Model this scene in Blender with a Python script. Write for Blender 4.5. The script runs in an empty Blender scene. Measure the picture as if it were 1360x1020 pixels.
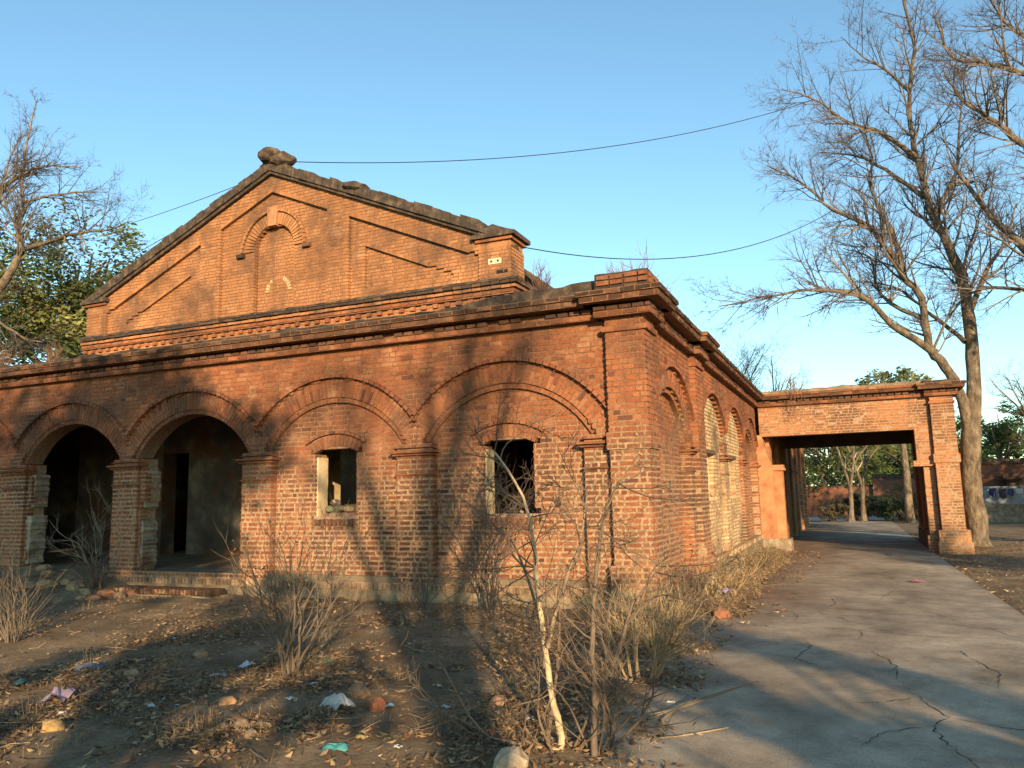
import bpy, math, random
from mathutils import Vector, Matrix, noise

sc = bpy.context.scene
col = sc.collection
R = random.Random(11)
PI = math.pi

# ------------------------------------------------------------------ camera
cam_d = bpy.data.cameras.new('camera')
cam_d.sensor_width = 36.0
cam_d.lens = 36.0 * 1035.02 / 1360.0
cam_d.clip_start = 0.05
cam_d.clip_end = 3000
cam = bpy.data.objects.new('camera', cam_d)
col.objects.link(cam)
YAW, PITCH, ROLL = 0.4082, 0.1421, -0.0228
CAM = Vector((2.702, -11.286, 1.820))
_f = Vector((-math.sin(YAW) * math.cos(PITCH), math.cos(YAW) * math.cos(PITCH), math.sin(PITCH)))
_r = Vector((math.cos(YAW), math.sin(YAW), 0))
_u = _r.cross(_f)
_r2 = _r * math.cos(ROLL) + _u * math.sin(ROLL)
_u2 = -_r * math.sin(ROLL) + _u * math.cos(ROLL)
m = Matrix.Identity(4)
for i in range(3):
    m[i][0], m[i][1], m[i][2], m[i][3] = _r2[i], _u2[i], -_f[i], CAM[i]
cam.matrix_world = m
sc.camera = cam

# ------------------------------------------------------------------ world, sun, exposure
SUN_AZ, SUN_EL = math.radians(33), math.radians(13)     # sun stands towards (+sin az, -cos az)
world = bpy.data.worlds.new('World')
sc.world = world
world.use_nodes = True
wn = world.node_tree
sky = wn.nodes.new('ShaderNodeTexSky')
sky.sky_type = 'NISHITA'
sky.sun_disc = False
sky.sun_elevation = SUN_EL
sky.sun_rotation = PI - SUN_AZ
sky.altitude = 100
sky.air_density = 1.0
sky.dust_density = 0.3
sky.ozone_density = 1.2
bg = wn.nodes['Background']
bg.inputs['Strength'].default_value = 0.13
tint = wn.nodes.new('ShaderNodeMix'); tint.data_type = 'RGBA'; tint.blend_type = 'MULTIPLY'
tint.inputs['Factor'].default_value = 1.0
tint.inputs[7].default_value = (0.83, 1.06, 1.08, 1)          # the camera's white balance
wn.links.new(sky.outputs[0], tint.inputs[6])
wn.links.new(tint.outputs[2], bg.inputs[0])
sun_d = bpy.data.lights.new('sun', 'SUN')
sun_d.energy = 5.0
sun_d.angle = math.radians(0.6)
sun_d.color = (1.0, 0.72, 0.42)
sun = bpy.data.objects.new('sun', sun_d)
col.objects.link(sun)
sdir = Vector((-math.sin(SUN_AZ) * math.cos(SUN_EL), math.cos(SUN_AZ) * math.cos(SUN_EL), -math.sin(SUN_EL)))
sun.rotation_euler = sdir.to_track_quat('-Z', 'Y').to_euler()
sun.location = (20, -30, 12)
vs = sc.view_settings
vs.view_transform = 'Standard'
vs.look = 'None'
vs.gamma = 1
vs.use_curve_mapping = False
vs.exposure = 1.0

# ------------------------------------------------------------------ helpers
def rnd(a, b): return a + (b - a) * R.random()
def nz(x, y, z=0.0): return noise.noise(Vector((x, y, z)))
def smooth(a, b, x):
    t = min(1, max(0, (x - a) / (b - a))); return t * t * (3 - 2 * t)

class Acc:
    """collects faces, with one colour per face, into a single mesh"""
    def __init__(s): s.v = []; s.f = []; s.c = []
    def quad(s, a, b, c, d, colr=(1, 1, 1)):
        i = len(s.v); s.v += [a, b, c, d]; s.f.append((i, i+1, i+2, i+3)); s.c.append(colr)
    def tri(s, a, b, c, colr=(1, 1, 1)):
        i = len(s.v); s.v += [a, b, c]; s.f.append((i, i+1, i+2)); s.c.append(colr)
    def hexa(s, p, colr=(1, 1, 1)):
        """p: 8 points, bottom ring 0-3 then top ring 4-7"""
        i = len(s.v); s.v += p
        for q in ((3,2,1,0),(4,5,6,7),(0,1,5,4),(1,2,6,5),(2,3,7,6),(3,0,4,7)):
            s.f.append(tuple(i + k for k in q)); s.c.append(colr)
    def tube(s, pts, rad, sides=4, colr=(1, 1, 1), cap=False):
        n = len(pts); base = len(s.v)
        up = Vector((0.31, 0.17, 0.93))
        for k, p in enumerate(pts):
            t = (pts[min(k+1, n-1)] - pts[max(k-1, 0)])
            if t.length < 1e-6: t = Vector((0, 0, 1))
            t.normalize()
            a = t.cross(up)
            if a.length < 1e-3: a = t.cross(Vector((1, 0, 0)))
            a.normalize(); b = t.cross(a)
            r = rad[k] if isinstance(rad, (list, tuple)) else rad
            for j in range(sides):
                an = 2 * PI * j / sides
                s.v.append(p + a * (r * math.cos(an)) + b * (r * math.sin(an)))
        for k in range(n - 1):
            for j in range(sides):
                i0 = base + k * sides + j; i1 = base + k * sides + (j + 1) % sides
                s.f.append((i0, i1, i1 + sides, i0 + sides)); s.c.append(colr)
        if cap:
            s.f.append(tuple(base + (n-1) * sides + j for j in range(sides))); s.c.append(colr)
    def build(s, name, mat, parent=None, smooth_shade=False, origin=None):
        me = bpy.data.meshes.new(name)
        o0 = Vector(origin) if origin is not None else Vector((0, 0, 0))
        me.from_pydata([tuple(Vector(v) - o0) for v in s.v], [], s.f)
        ca = me.color_attributes.new('Col', 'FLOAT_COLOR', 'CORNER')
        buf = []
        for f, c in zip(s.f, s.c):
            buf += [c[0], c[1], c[2], 1.0] * len(f)
        ca.data.foreach_set('color', buf)
        if smooth_shade:
            me.polygons.foreach_set('use_smooth', [True] * len(me.polygons))
        me.materials.append(mat)
        o = bpy.data.objects.new(name, me)
        col.objects.link(o)
        o.location = o0
        if parent is not None:
            o.parent = parent
            par_loc = parent.matrix_world.translation if parent.parent is None else parent.location + parent.parent.location
            o.location = o0 - world_loc(parent)
        return o

def world_loc(o):
    v = Vector(o.location)
    while o.parent is not None:
        o = o.parent; v += Vector(o.location)
    return v

def tag(o, label=None, cat=None, group=None, kind=None):
    if label: o['label'] = label
    if cat: o['category'] = cat
    if group: o['group'] = group
    if kind: o['kind'] = kind
    return o
def empty(name, loc=(0, 0, 0), parent=None):
    o = bpy.data.objects.new(name, None); col.objects.link(o); o.location = loc
    o.empty_display_size = 0.2
    if parent is not None: o.parent = parent
    return o

class Fr:
    """a wall frame: u along the wall, z up, n outwards"""
    def __init__(s, o, U, N): s.o = Vector(o); s.U = Vector(U); s.N = Vector(N)
    def __call__(s, u, z, n=0.0): return s.o + s.U * u + s.N * n + Vector((0, 0, z))
    def box(s, acc, u0, u1, z0, z1, n0, n1, c=(1, 1, 1), j=0.0, ch=0.0):
        """box from back n0 to front n1, front face inset by ch, jittered by j"""
        p = []
        for n, q in ((n0, 0.0), (n1, ch)):
            for (u, z) in ((u0 + q, z0 + q), (u1 - q, z0 + q), (u1 - q, z1 - q), (u0 + q, z1 - q)):
                if n == n1 and j: u += rnd(-j, j); z += rnd(-j, j); nn = n + rnd(-j, j)
                else: nn = n
                p.append(s(u, z, nn))
        flip = s.U.cross(Vector((0, 0, 1))).dot(s.N) < 0
        if flip: p = [p[3], p[2], p[1], p[0], p[7], p[6], p[5], p[4]]
        acc.hexa(p, c)

# ------------------------------------------------------------------ materials
def new_mat(name, rough=0.9):
    mt = bpy.data.materials.new(name); mt.use_nodes = True
    nt = mt.node_tree; b = nt.nodes['Principled BSDF']
    b.inputs['Roughness'].default_value = rough
    b.inputs['Specular IOR Level'].default_value = 0.25
    return mt, nt, b
def N(nt, t, **kw):
    n = nt.nodes.new(t)
    for k, v in kw.items():
        if k in n.inputs: n.inputs[k].default_value = v
        else: setattr(n, k, v)
    return n
def ramp(nt, fac, stops):
    r = nt.nodes.new('ShaderNodeValToRGB'); e = r.color_ramp.elements
    while len(e) < len(stops): e.new(0.5)
    for k, (p, c) in enumerate(stops):
        e[k].position = p; e[k].color = (c[0], c[1], c[2], 1) if not isinstance(c, (int, float)) else (c, c, c, 1)
    nt.links.new(fac, r.inputs['Fac']); return r.outputs['Color']
def mix(nt, fac, a, b, mode='MIX'):
    mx = nt.nodes.new('ShaderNodeMix'); mx.data_type = 'RGBA'; mx.blend_type = mode
    for sock, val in ((mx.inputs['Factor'], fac), (mx.inputs[6], a), (mx.inputs[7], b)):
        if hasattr(val, 'links'): nt.links.new(val, sock)
        elif isinstance(val, (int, float)): sock.default_value = val
        else: sock.default_value = (val[0], val[1], val[2], 1)
    return mx.outputs[2]
def pos_noise(nt, scale, detail=4, rough=0.6, stretch=None):
    g = nt.nodes.new('ShaderNodeNewGeometry')
    src = g.outputs['Position']
    if stretch:
        mp = nt.nodes.new('ShaderNodeMapping'); mp.inputs['Scale'].default_value = stretch
        nt.links.new(src, mp.inputs['Vector']); src = mp.outputs[0]
    n = N(nt, 'ShaderNodeTexNoise', Scale=scale, Detail=detail, Roughness=rough)
    nt.links.new(src, n.inputs['Vector']); return n.outputs['Fac']
def bump(nt, b, height, strength=0.5, dist=0.01):
    bp = N(nt, 'ShaderNodeBump', Strength=strength, Distance=dist)
    nt.links.new(height, bp.inputs['Height']); nt.links.new(bp.outputs[0], b.inputs['Normal'])

def mat_brick():
    mt, nt, b = new_mat('brick', 0.92)
    at = nt.nodes.new('ShaderNodeVertexColor'); at.layer_name = 'Col'
    f1 = pos_noise(nt, 38, 5, 0.7)
    c = mix(nt, 0.75, at.outputs['Color'], ramp(nt, f1, [(0.25, 0.45), (0.5, 0.95), (0.75, 1.35)]), 'MULTIPLY')
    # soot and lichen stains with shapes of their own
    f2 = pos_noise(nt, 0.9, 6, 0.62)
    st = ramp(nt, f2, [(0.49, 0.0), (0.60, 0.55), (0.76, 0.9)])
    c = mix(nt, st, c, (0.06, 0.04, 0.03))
    f4 = pos_noise(nt, 2.6, 6, 0.65, (1, 1, 0.16))          # rain streaks
    c = mix(nt, ramp(nt, f4, [(0.53, 0.0), (0.70, 0.7)]), c, (0.07, 0.045, 0.034))
    # lime bloom
    f3 = pos_noise(nt, 2.3, 7, 0.7)
    bl = ramp(nt, f3, [(0.56, 0.0), (0.72, 0.38)])
    c = mix(nt, bl, c, (0.46, 0.29, 0.17))
    # mortar smeared over the eroded lower bricks
    g = nt.nodes.new('ShaderNodeNewGeometry'); sp = nt.nodes.new('ShaderNodeSeparateXYZ'); nt.links.new(g.outputs['Position'], sp.inputs[0])
    mr = N(nt, 'ShaderNodeMapRange'); mr.inputs['From Min'].default_value = 3.0; mr.inputs['From Max'].default_value = 2.0
    nt.links.new(sp.outputs['Z'], mr.inputs['Value'])
    sm = ramp(nt, pos_noise(nt, 7, 8, 0.72), [(0.53, 0.0), (0.63, 0.75)])
    big = ramp(nt, pos_noise(nt, 0.7, 4, 0.6), [(0.42, 0.25), (0.62, 1.0)])
    m1 = N(nt, 'ShaderNodeMath', operation='MULTIPLY'); nt.links.new(mr.outputs[0], m1.inputs[0]); nt.links.new(sm, m1.inputs[1])
    m2 = N(nt, 'ShaderNodeMath', operation='MULTIPLY'); nt.links.new(m1.outputs[0], m2.inputs[0]); nt.links.new(big, m2.inputs[1])
    c = mix(nt, m2.outputs[0], c, (0.44, 0.29, 0.165))
    nt.links.new(c, b.inputs['Base Color'])
    bump(nt, b, pos_noise(nt, 70, 6, 0.7), 0.9, 0.012)
    return mt
def mat_mortar(z0=3.3, z1=4.6):
    mt, nt, b = new_mat('mortar', 0.95)
    g = nt.nodes.new('ShaderNodeNewGeometry')
    sp = nt.nodes.new('ShaderNodeSeparateXYZ'); nt.links.new(g.outputs['Position'], sp.inputs[0])
    n1 = pos_noise(nt, 1.1, 5, 0.6)
    ad = N(nt, 'ShaderNodeMath', operation='MULTIPLY_ADD'); nt.links.new(n1, ad.inputs[0]); ad.inputs[1].default_value = 2.4
    nt.links.new(sp.outputs['Z'], ad.inputs[2])
    low = ramp(nt, ad.outputs[0], [(0.0, 0.0), (1.0, 1.0)])
    mr = N(nt, 'ShaderNodeMapRange'); mr.inputs['From Min'].default_value = z0; mr.inputs['From Max'].default_value = z1
    nt.links.new(ad.outputs[0], mr.inputs['Value'])
    f = pos_noise(nt, 22, 5, 0.7)
    lime = ramp(nt, f, [(0.3, (0.16, 0.09, 0.052)), (0.52, (0.32, 0.21, 0.125)), (0.8, (0.5, 0.36, 0.225))])
    dark = ramp(nt, f, [(0.3, (0.10, 0.046, 0.026)), (0.6, (0.225, 0.11, 0.056)), (0.8, (0.36, 0.2, 0.11))])
    c = mix(nt, mr.outputs[0], lime, dark)
    nt.links.new(c, b.inputs['Base Color'])
    bump(nt, b, pos_noise(nt, 60, 5, 0.7), 0.8, 0.01)
    return mt
def mat_noise(name, stops, scale=6, detail=6, rough=0.9, bscale=40, bstr=0.6, bdist=0.01, stain=None, stretch=None, usecol=False):
    mt, nt, b = new_mat(name, rough)
    c = ramp(nt, pos_noise(nt, scale, detail, 0.65, stretch), stops)
    if usecol:
        at = nt.nodes.new('ShaderNodeVertexColor'); at.layer_name = 'Col'
        c = mix(nt, 1.0, c, at.outputs['Color'], 'MULTIPLY')
    if stain:
        s = ramp(nt, pos_noise(nt, stain[0], 6, 0.65), [(stain[1], 0.0), (stain[2], stain[4])])
        c = mix(nt, s, c, stain[3])
    nt.links.new(c, b.inputs['Base Color'])
    bump(nt, b, pos_noise(nt, bscale, 6, 0.7, stretch), bstr, bdist)
    return mt
def mat_col(name, rough=0.8, var=0.5, scale=8, trans=0.0):
    mt, nt, b = new_mat(name, rough)
    at = nt.nodes.new('ShaderNodeVertexColor'); at.layer_name = 'Col'
    c = mix(nt, var, at.outputs['Color'], ramp(nt, pos_noise(nt, scale, 4), [(0.25, 0.5), (0.75, 1.4)]), 'MULTIPLY')
    nt.links.new(c, b.inputs['Base Color'])
    if trans:
        tr = nt.nodes.new('ShaderNodeBsdfTranslucent'); nt.links.new(c, tr.inputs['Color'])
        mx = nt.nodes.new('ShaderNodeMixShader'); mx.inputs[0].default_value = trans
        nt.links.new(b.outputs[0], mx.inputs[1]); nt.links.new(tr.outputs[0], mx.inputs[2])
        nt.links.new(mx.outputs[0], nt.nodes['Material Output'].inputs['Surface'])
    return mt

M = {}
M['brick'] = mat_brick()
M['mortar'] = mat_mortar()
M['mortar_pale'] = mat_mortar(6.2, 7.5)
M['weathered'] = mat_noise('weathered_lime', [(0.3, (0.028, 0.023, 0.02)), (0.5, (0.062, 0.047, 0.035)), (0.62, (0.12, 0.084, 0.056)), (0.8, (0.26, 0.17, 0.11))], 5, 8, bscale=30, bstr=1.0, bdist=0.03)
M['plaster'] = mat_noise('grey_plaster', [(0.3, (0.15, 0.115, 0.08)), (0.55, (0.32, 0.265, 0.185)), (0.8, (0.44, 0.38, 0.28))], 5, 8, bscale=18, bstr=1.0, bdist=0.03, stain=(1.1, 0.5, 0.66, (0.16, 0.07, 0.04), 0.8))
M['cream'] = mat_noise('cream_plaster', [(0.3, (0.34, 0.25, 0.14)), (0.55, (0.56, 0.44, 0.26)), (0.8, (0.62, 0.5, 0.32))], 3, 8, bscale=25, bstr=0.5, stain=(2.0, 0.56, 0.72, (0.16, 0.11, 0.07), 0.7))
M['redwash'] = mat_noise('red_wash_plaster', [(0.3, (0.24, 0.1, 0.05)), (0.55, (0.4, 0.18, 0.085)), (0.8, (0.46, 0.24, 0.12))], 3, 8, bscale=30, bstr=0.6, stain=(1.2, 0.52, 0.7, (0.2, 0.14, 0.09), 0.8))
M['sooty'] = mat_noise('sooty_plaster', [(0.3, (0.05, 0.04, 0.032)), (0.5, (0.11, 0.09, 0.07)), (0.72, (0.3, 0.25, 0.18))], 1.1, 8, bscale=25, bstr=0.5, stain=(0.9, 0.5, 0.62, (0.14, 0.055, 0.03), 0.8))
M['dirtfloor'] = mat_noise('dirt_floor', [(0.3, (0.11, 0.078, 0.048)), (0.6, (0.23, 0.17, 0.105)), (0.8, (0.3, 0.23, 0.15))], 3, 8, bscale=25, bstr=0.9, bdist=0.03)
M['plinth'] = mat_noise('stained_plinth', [(0.3, (0.09, 0.068, 0.045)), (0.5, (0.2, 0.15, 0.095)), (0.75, (0.36, 0.28, 0.17))], 2.5, 8, bscale=30, bstr=0.9, bdist=0.02)
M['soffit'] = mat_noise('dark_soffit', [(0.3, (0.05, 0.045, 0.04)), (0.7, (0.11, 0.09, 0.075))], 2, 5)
M['timber'] = mat_noise('old_timber', [(0.3, (0.05, 0.035, 0.025)), (0.7, (0.14, 0.1, 0.07))], 12, 5, stretch=(1, 1, 0.15))
M['stone'] = mat_noise('rubble_stone', [(0.3, (0.16, 0.12, 0.09)), (0.6, (0.34, 0.27, 0.2)), (0.8, (0.42, 0.34, 0.26))], 14, 6, bscale=50, bstr=0.8, usecol=True)
M['bark_pale'] = mat_noise('pale_bark', [(0.3, (0.05, 0.038, 0.028)), (0.46, (0.12, 0.092, 0.065)), (0.6, (0.2, 0.158, 0.108)), (0.75, (0.34, 0.28, 0.2))], 6.5, 9, bscale=11, bstr=1.0, bdist=0.09, stretch=(1, 1, 0.45))
M['twig'] = mat_col('twig', 0.9, 0.6, 20)
M['leaf'] = mat_col('leaf', 0.6, 0.5, 1.2, trans=0.3)
M['dry'] = mat_col('dry_leaf', 0.85, 0.5, 9, trans=0.15)
M['cloth'] = mat_col('scrap', 0.6, 0.35, 14)
M['wire'] = mat_col('cable', 0.6, 0.2, 3)

# ------------------------------------------------------------------ ground height
def road_l(y): return 1.22 + 0.20 * nz(y * 0.45, 3.1) + 0.12 * nz(y * 1.7, 9.4) - 0.25 * smooth(0, 8, y) + 0.28 * smooth(-3.5, -5.5, y)
ROAD_R = 4.66
def base_z(y):
    if y < 0: return 0.06
    if y < 15: return 0.06 - 0.19 * y / 15
    if y < 45: return -0.13 - 0.2 * (y - 15) / 30
    return -0.33
def on_road(x, y):
    """0 off the drive, 1 on it"""
    if y > 44: return 0.0
    a = smooth(road_l(y) - 0.10, road_l(y) + 0.10, x + 0.05 * nz(x * 6, y * 6))
    b = 1 - smooth(ROAD_R - 0.05, ROAD_R + 0.03, x)
    return a * b
def ground_z(x, y):
    z = base_z(y)
    if abs(x) > 60 or y > 70 or y < -60: return z
    off = 1 - on_road(x, y)
    z += off * (0.035 * nz(x * 0.7, y * 0.7, 1.3) + 0.016 * nz(x * 2.3, y * 2.3, 4.0) + 0.007 * nz(x * 7, y * 7, 2.0))
    # debris banked against the walls
    if x < 0.3 and -3.5 < y < 0.9:
        wd = max(0.0, 1 - abs(y - 0.1) / 2.2)
        z += wd * (0.07 + 0.42 * smooth(-9.8, -12.0, x) + (0.05 + 0.06 * smooth(-9.6, -12, x)) * nz(x * 1.9, y * 1.9, 7))
    if 0 <= y < 15 and -0.3 < x < 1.4:
        z += 0.12 * (1 - smooth(0.05, 1.1, x)) * (0.8 + nz(x * 2, y * 1.3, 5))
    # dirt mound on the left edge beyond
    z += off * 0.10 * math.exp(-((x + 9) ** 2 + (y + 3.5) ** 2) / 6)
    z -= (1 - off) * 0.035
    return z

def axis(fine0, fine1, step, far0, far1):
    a = [fine0 + step * i for i in range(int(round((fine1 - fine0) / step)) + 1)]
    s = step; x = a[0]; lo = []
    while x > far0:
        s *= 1.35; x = max(far0, x - s); lo.append(x)
    s = step; x = a[-1]; hi = []
    while x < far1:
        s *= 1.35; x = min(far1, x + s); hi.append(x)
    return lo[::-1] + a + hi
def build_ground():
    xs = axis(-18, 9, 0.11, -700, 700); ys = axis(-11.0, 18, 0.11, -300, 1500)
    v = [(x, y, ground_z(x, y)) for y in ys for x in xs]
    nx = len(xs)
    f = [(j*nx+i, j*nx+i+1, (j+1)*nx+i+1, (j+1)*nx+i) for j in range(len(ys)-1) for i in range(nx-1)]
    me = bpy.data.meshes.new('ground'); me.from_pydata(v, [], f)
    me.polygons.foreach_set('use_smooth', [True] * len(f))
    mt, nt, b = new_mat('dry_dirt', 0.95)
    f1 = pos_noise(nt, 1.3, 8, 0.65); f2 = pos_noise(nt, 17, 7, 0.7)
    c1 = ramp(nt, f1, [(0.3, (0.11, 0.074, 0.042)), (0.5, (0.2, 0.142, 0.08)), (0.7, (0.32, 0.235, 0.14))])
    c2 = ramp(nt, f2, [(0.3, 0.55), (0.55, 1.0), (0.75, 1.5)])
    nt.links.new(mix(nt, 0.9, c1, c2, 'MULTIPLY'), b.inputs['Base Color'])
    bump(nt, b, pos_noise(nt, 24, 8, 0.75), 0.9, 0.03)
    me.materials.append(mt)
    o = bpy.data.objects.new('ground', me); col.objects.link(o); tag(o, kind='structure')
build_ground()

def build_road():
    a = Acc()
    ys = [(-26 + 0.5 * i) for i in range(142)]
    xs = [0.55, 1.3, 2.1, 3.0, 3.9, 4.4, ROAD_R]
    def z(x, y): return base_z(y) + 0.012 + 0.012 * nz(x * 0.5, y * 0.5, 8) + 0.02 * (1 - ((x - 2.8) / 2.1) ** 2)
    for y0, y1 in zip(ys, ys[1:]):
        for x0, x1 in zip(xs, xs[1:]):
            a.quad(Vector((x0, y0, z(x0, y0))), Vector((x1, y0, z(x1, y0))), Vector((x1, y1, z(x1, y1))), Vector((x0, y1, z(x0, y1))))
        # slab edge
        a.quad(Vector((ROAD_R, y0, z(ROAD_R, y0))), Vector((ROAD_R, y0, z(ROAD_R, y0) - 0.12)), Vector((ROAD_R, y1, z(ROAD_R, y1) - 0.12)), Vector((ROAD_R, y1, z(ROAD_R, y1))))
    mt, nt, b = new_mat('old_concrete', 0.85)
    f1 = pos_noise(nt, 0.8, 8, 0.62, (1, 0.6, 1)); f2 = pos_noise(nt, 90, 4, 0.7); f3 = pos_noise(nt, 4, 7, 0.7)
    c = ramp(nt, f1, [(0.32, (0.17, 0.13, 0.088)), (0.5, (0.29, 0.23, 0.16)), (0.68, (0.41, 0.335, 0.24))])
    c = mix(nt, 0.9, c, ramp(nt, f2, [(0.3, 0.55), (0.5, 1.0), (0.7, 1.35)]), 'MULTIPLY')
    c = mix(nt, 0.85, c, ramp(nt, pos_noise(nt, 2.6, 9, 0.75), [(0.3, 0.5), (0.5, 1.0), (0.64, 1.25)]), 'MULTIPLY')
    # red dust swept from the wall side
    g = nt.nodes.new('ShaderNodeNewGeometry'); sp = nt.nodes.new('ShaderNodeSeparateXYZ'); nt.links.new(g.outputs['Position'], sp.inputs[0])
    mr = N(nt, 'ShaderNodeMapRange'); mr.inputs['From Min'].default_value = 2.3; mr.inputs['From Max'].default_value = 0.9
    nt.links.new(sp.outputs['X'], mr.inputs['Value'])
    mr2 = N(nt, 'ShaderNodeMapRange'); mr2.inputs['From Min'].default_value = -4.0; mr2.inputs['From Max'].default_value = 2.0
    nt.links.new(sp.outputs['Y'], mr2.inputs['Value'])
    mu = N(nt, 'ShaderNodeMath', operation='MULTIPLY'); nt.links.new(mr.outputs[0], mu.inputs[0]); nt.links.new(mr2.outputs[0], mu.inputs[1])
    mu2 = N(nt, 'ShaderNodeMath', operation='MULTIPLY'); nt.links.new(mu.outputs[0], mu2.inputs[0])
    nt.links.new(ramp(nt, f3, [(0.3, 0.2), (0.6, 1.0)]), mu2.inputs[1])
    c = mix(nt, mu2.outputs[0], c, (0.17, 0.095, 0.055))
    nt.links.new(c, b.inputs['Base Color'])
    bump(nt, b, pos_noise(nt, 60, 7, 0.75), 0.55, 0.008)
    o = a.build('road', mt, smooth_shade=True); tag(o, kind='structure')
    # cracks: slim dark gaps
    ck, nt, b = new_mat('crack', 1.0); b.inputs['Base Color'].default_value = (0.03, 0.025, 0.02, 1)
    lines = CRACKS
    for pts in lines:
        ac = Acc(); fine = []
        for (x0, y0), (x1, y1) in zip(pts, pts[1:]):
            k = max(3, int(math.hypot(x1-x0, y1-y0) / 0.06))
            for i in range(k):
                t = i / k; fine.append((x0 + (x1-x0)*t + rnd(-.018, .018), y0 + (y1-y0)*t + rnd(-.018, .018)))
        fine.append(pts[-1]); n = len(fine)
        pr = None
        for i, (x, y) in enumerate(fine):
            x2, y2 = fine[min(i+1, n-1)]; x1, y1 = fine[max(i-1, 0)]
            d = Vector((x2-x1, y2-y1, 0)); d.normalize(); w = (0.0015 + 0.0045 * R.random()) * (1 - abs(2*i/(n-1) - 1) ** 3)
            q = Vector((-d.y, d.x, 0)) * w; p = Vector((x, y, z(x, y) + 0.004))
            cur = (p + q, p - q)
            if pr: ac.quad(pr[1], cur[1], cur[0], pr[0])
            pr = cur
        ac.build('crack', ck, o)
    # the pale cross road beyond the porch
    a = Acc(); prev = None
    for i in range(60):
        x = -14 + i * 0.9; yc = 47 + 2.5 * math.sin((x + 4) / 9)
        cur = (Vector((x, yc - 3.4, base_z(yc) + 0.03)), Vector((x, yc + 3.4, base_z(yc) + 0.05)))
        if prev: a.quad(prev[0], cur[0], cur[1], prev[1])
        prev = cur
    o = a.build('road', M_crossroad()); tag(o, kind='structure')
def M_crossroad():
    return mat_noise('pale_road', [(0.3, (0.25, 0.22, 0.19)), (0.7, (0.38, 0.34, 0.3))], 1.5, 6)
CRACKS = [
 [(2.93,-3.22),(3.05,-3.73),(3.21,-4.32),(3.08,-4.60),(3.12,-4.93),(3.22,-5.3),(3.4,-5.9)],
 [(2.72,-1.83),(2.86,-2.22),(2.93,-2.6),(2.86,-2.9)],
 [(2.0,1.2),(2.18,0.75),(2.34,0.6),(2.5,0.1)], [(2.62,-0.6),(2.66,-0.95),(2.6,-1.2)],
 [(1.3,-0.3),(1.9,-0.42),(2.5,-0.55),(3.3,-0.78),(4.1,-0.7),(4.64,-0.86)],
 [(2.05,-1.4),(2.12,-1.75),(2.06,-2.1),(2.0,-2.6)], [(3.6,-1.5),(3.62,-1.9)], [(1.75,0.9),(1.85,0.4),(1.8,-0.1)],
 [(4.0,0.2),(4.2,-0.4),(4.45,-0.8)], [(3.05,-3.73),(2.8,-4.0),(2.45,-4.15)], [(3.08,-4.60),(2.75,-4.9),(2.6,-5.3)], [(3.21,-4.32),(3.6,-4.5),(4.1,-4.4)], [(2.93,-2.6),(2.93,-3.22)], [(1.6,-2.2),(2.0,-2.45),(2.3,-2.9)], [(3.3,1.6),(3.6,1.2),(3.8,.5)], [(2.2,2.8),(2.3,2.0),(2.18,1.4)], [(3.62,-1.9),(3.8,-2.6),(3.7,-3.3)], [(3.2,4.2),(3.0,3.1),(2.9,2.4)],
]
build_road()

# ================================================================== THE BUILDING
building = empty('brick_building', (-10.5, 7.0, 0.0))
tag(building, 'ruined red brick building with arched bays, a gable and a road-spanning porch', 'building')
def part(name, loc=(0, 0, 0)):
    e = empty(name, Vector(loc) - world_loc(building), building); return e

front_wall = part('front_wall', (-10.5, 0.14, 0))
side_wall = part('side_wall', (-0.1, 8, 0))
corner_pier = part('corner_pier', (-0.3, 0.3, 0))
gable = part('gable', (-10.5, 4.0, 4.8))
porch = part('porch', (2.8, 15.3, 0))
verandah = part('verandah', (-10, 2, 0.5))

BRICKS = []       # (area on picture, part, corner points, colour)
CH = 0.085
def brick_colour(p, style):
    if style == 'cream':
        c = Vector((0.50, 0.37, 0.205)) * rnd(0.72, 1.1)
        if R.random() < 0.10: c = Vector((0.36, 0.17, 0.09)) * rnd(.8, 1.1)
        return tuple(c)
    if style == 'plinth':
        c = Vector((0.4, 0.27, 0.165)) * rnd(0.5, 1.05); return tuple(c)
    t = nz(p.x * 0.55, p.y * 0.55 + 3, p.z * 0.7)
    k = R.random()
    if k < 0.60: c = Vector((0.385, 0.142, 0.064))
    elif k < 0.82: c = Vector((0.345, 0.118, 0.053))
    elif k < 0.92: c = Vector((0.42, 0.18, 0.085))
    elif k < 0.98: c = Vector((0.27, 0.09, 0.046))
    else: c = Vector((0.18, 0.07, 0.045))
    t += 0.6 * nz(p.x * 0.17 + 5, p.y * 0.2, p.z * 0.3)
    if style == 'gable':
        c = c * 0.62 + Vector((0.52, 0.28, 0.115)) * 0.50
    elif style == 'porch':
        c = c * 0.78 + Vector((0.5, 0.26, 0.115)) * 0.36
    elif style == 'worn':
        c = c * rnd(0.5, 1.0)
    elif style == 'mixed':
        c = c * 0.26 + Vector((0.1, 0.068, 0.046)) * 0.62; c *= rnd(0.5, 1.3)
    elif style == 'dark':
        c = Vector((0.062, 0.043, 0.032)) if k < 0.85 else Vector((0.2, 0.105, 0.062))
    c *= 0.68 * (1.0 + 0.45 * t) * rnd(0.88, 1.1)
    return (min(c.x, .6), min(c.y, .45), min(c.z, .4))

def visible_size(fr, u0, u1, z0, z1, n):
    c = fr((u0+u1)/2, (z0+z1)/2, n); d = c - CAM
    ct = -d.normalized().dot(fr.N)
    if ct <= 0.05: return 0
    x, y = d.dot(_r2) / d.dot(_f), d.dot(_u2) / d.dot(_f)
    if d.dot(_f) <= 0 or abs(x) > 0.65 or abs(y) > 0.48: return 0
    return (u1-u0) * (z1-z0) * ct / d.length_squared

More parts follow.
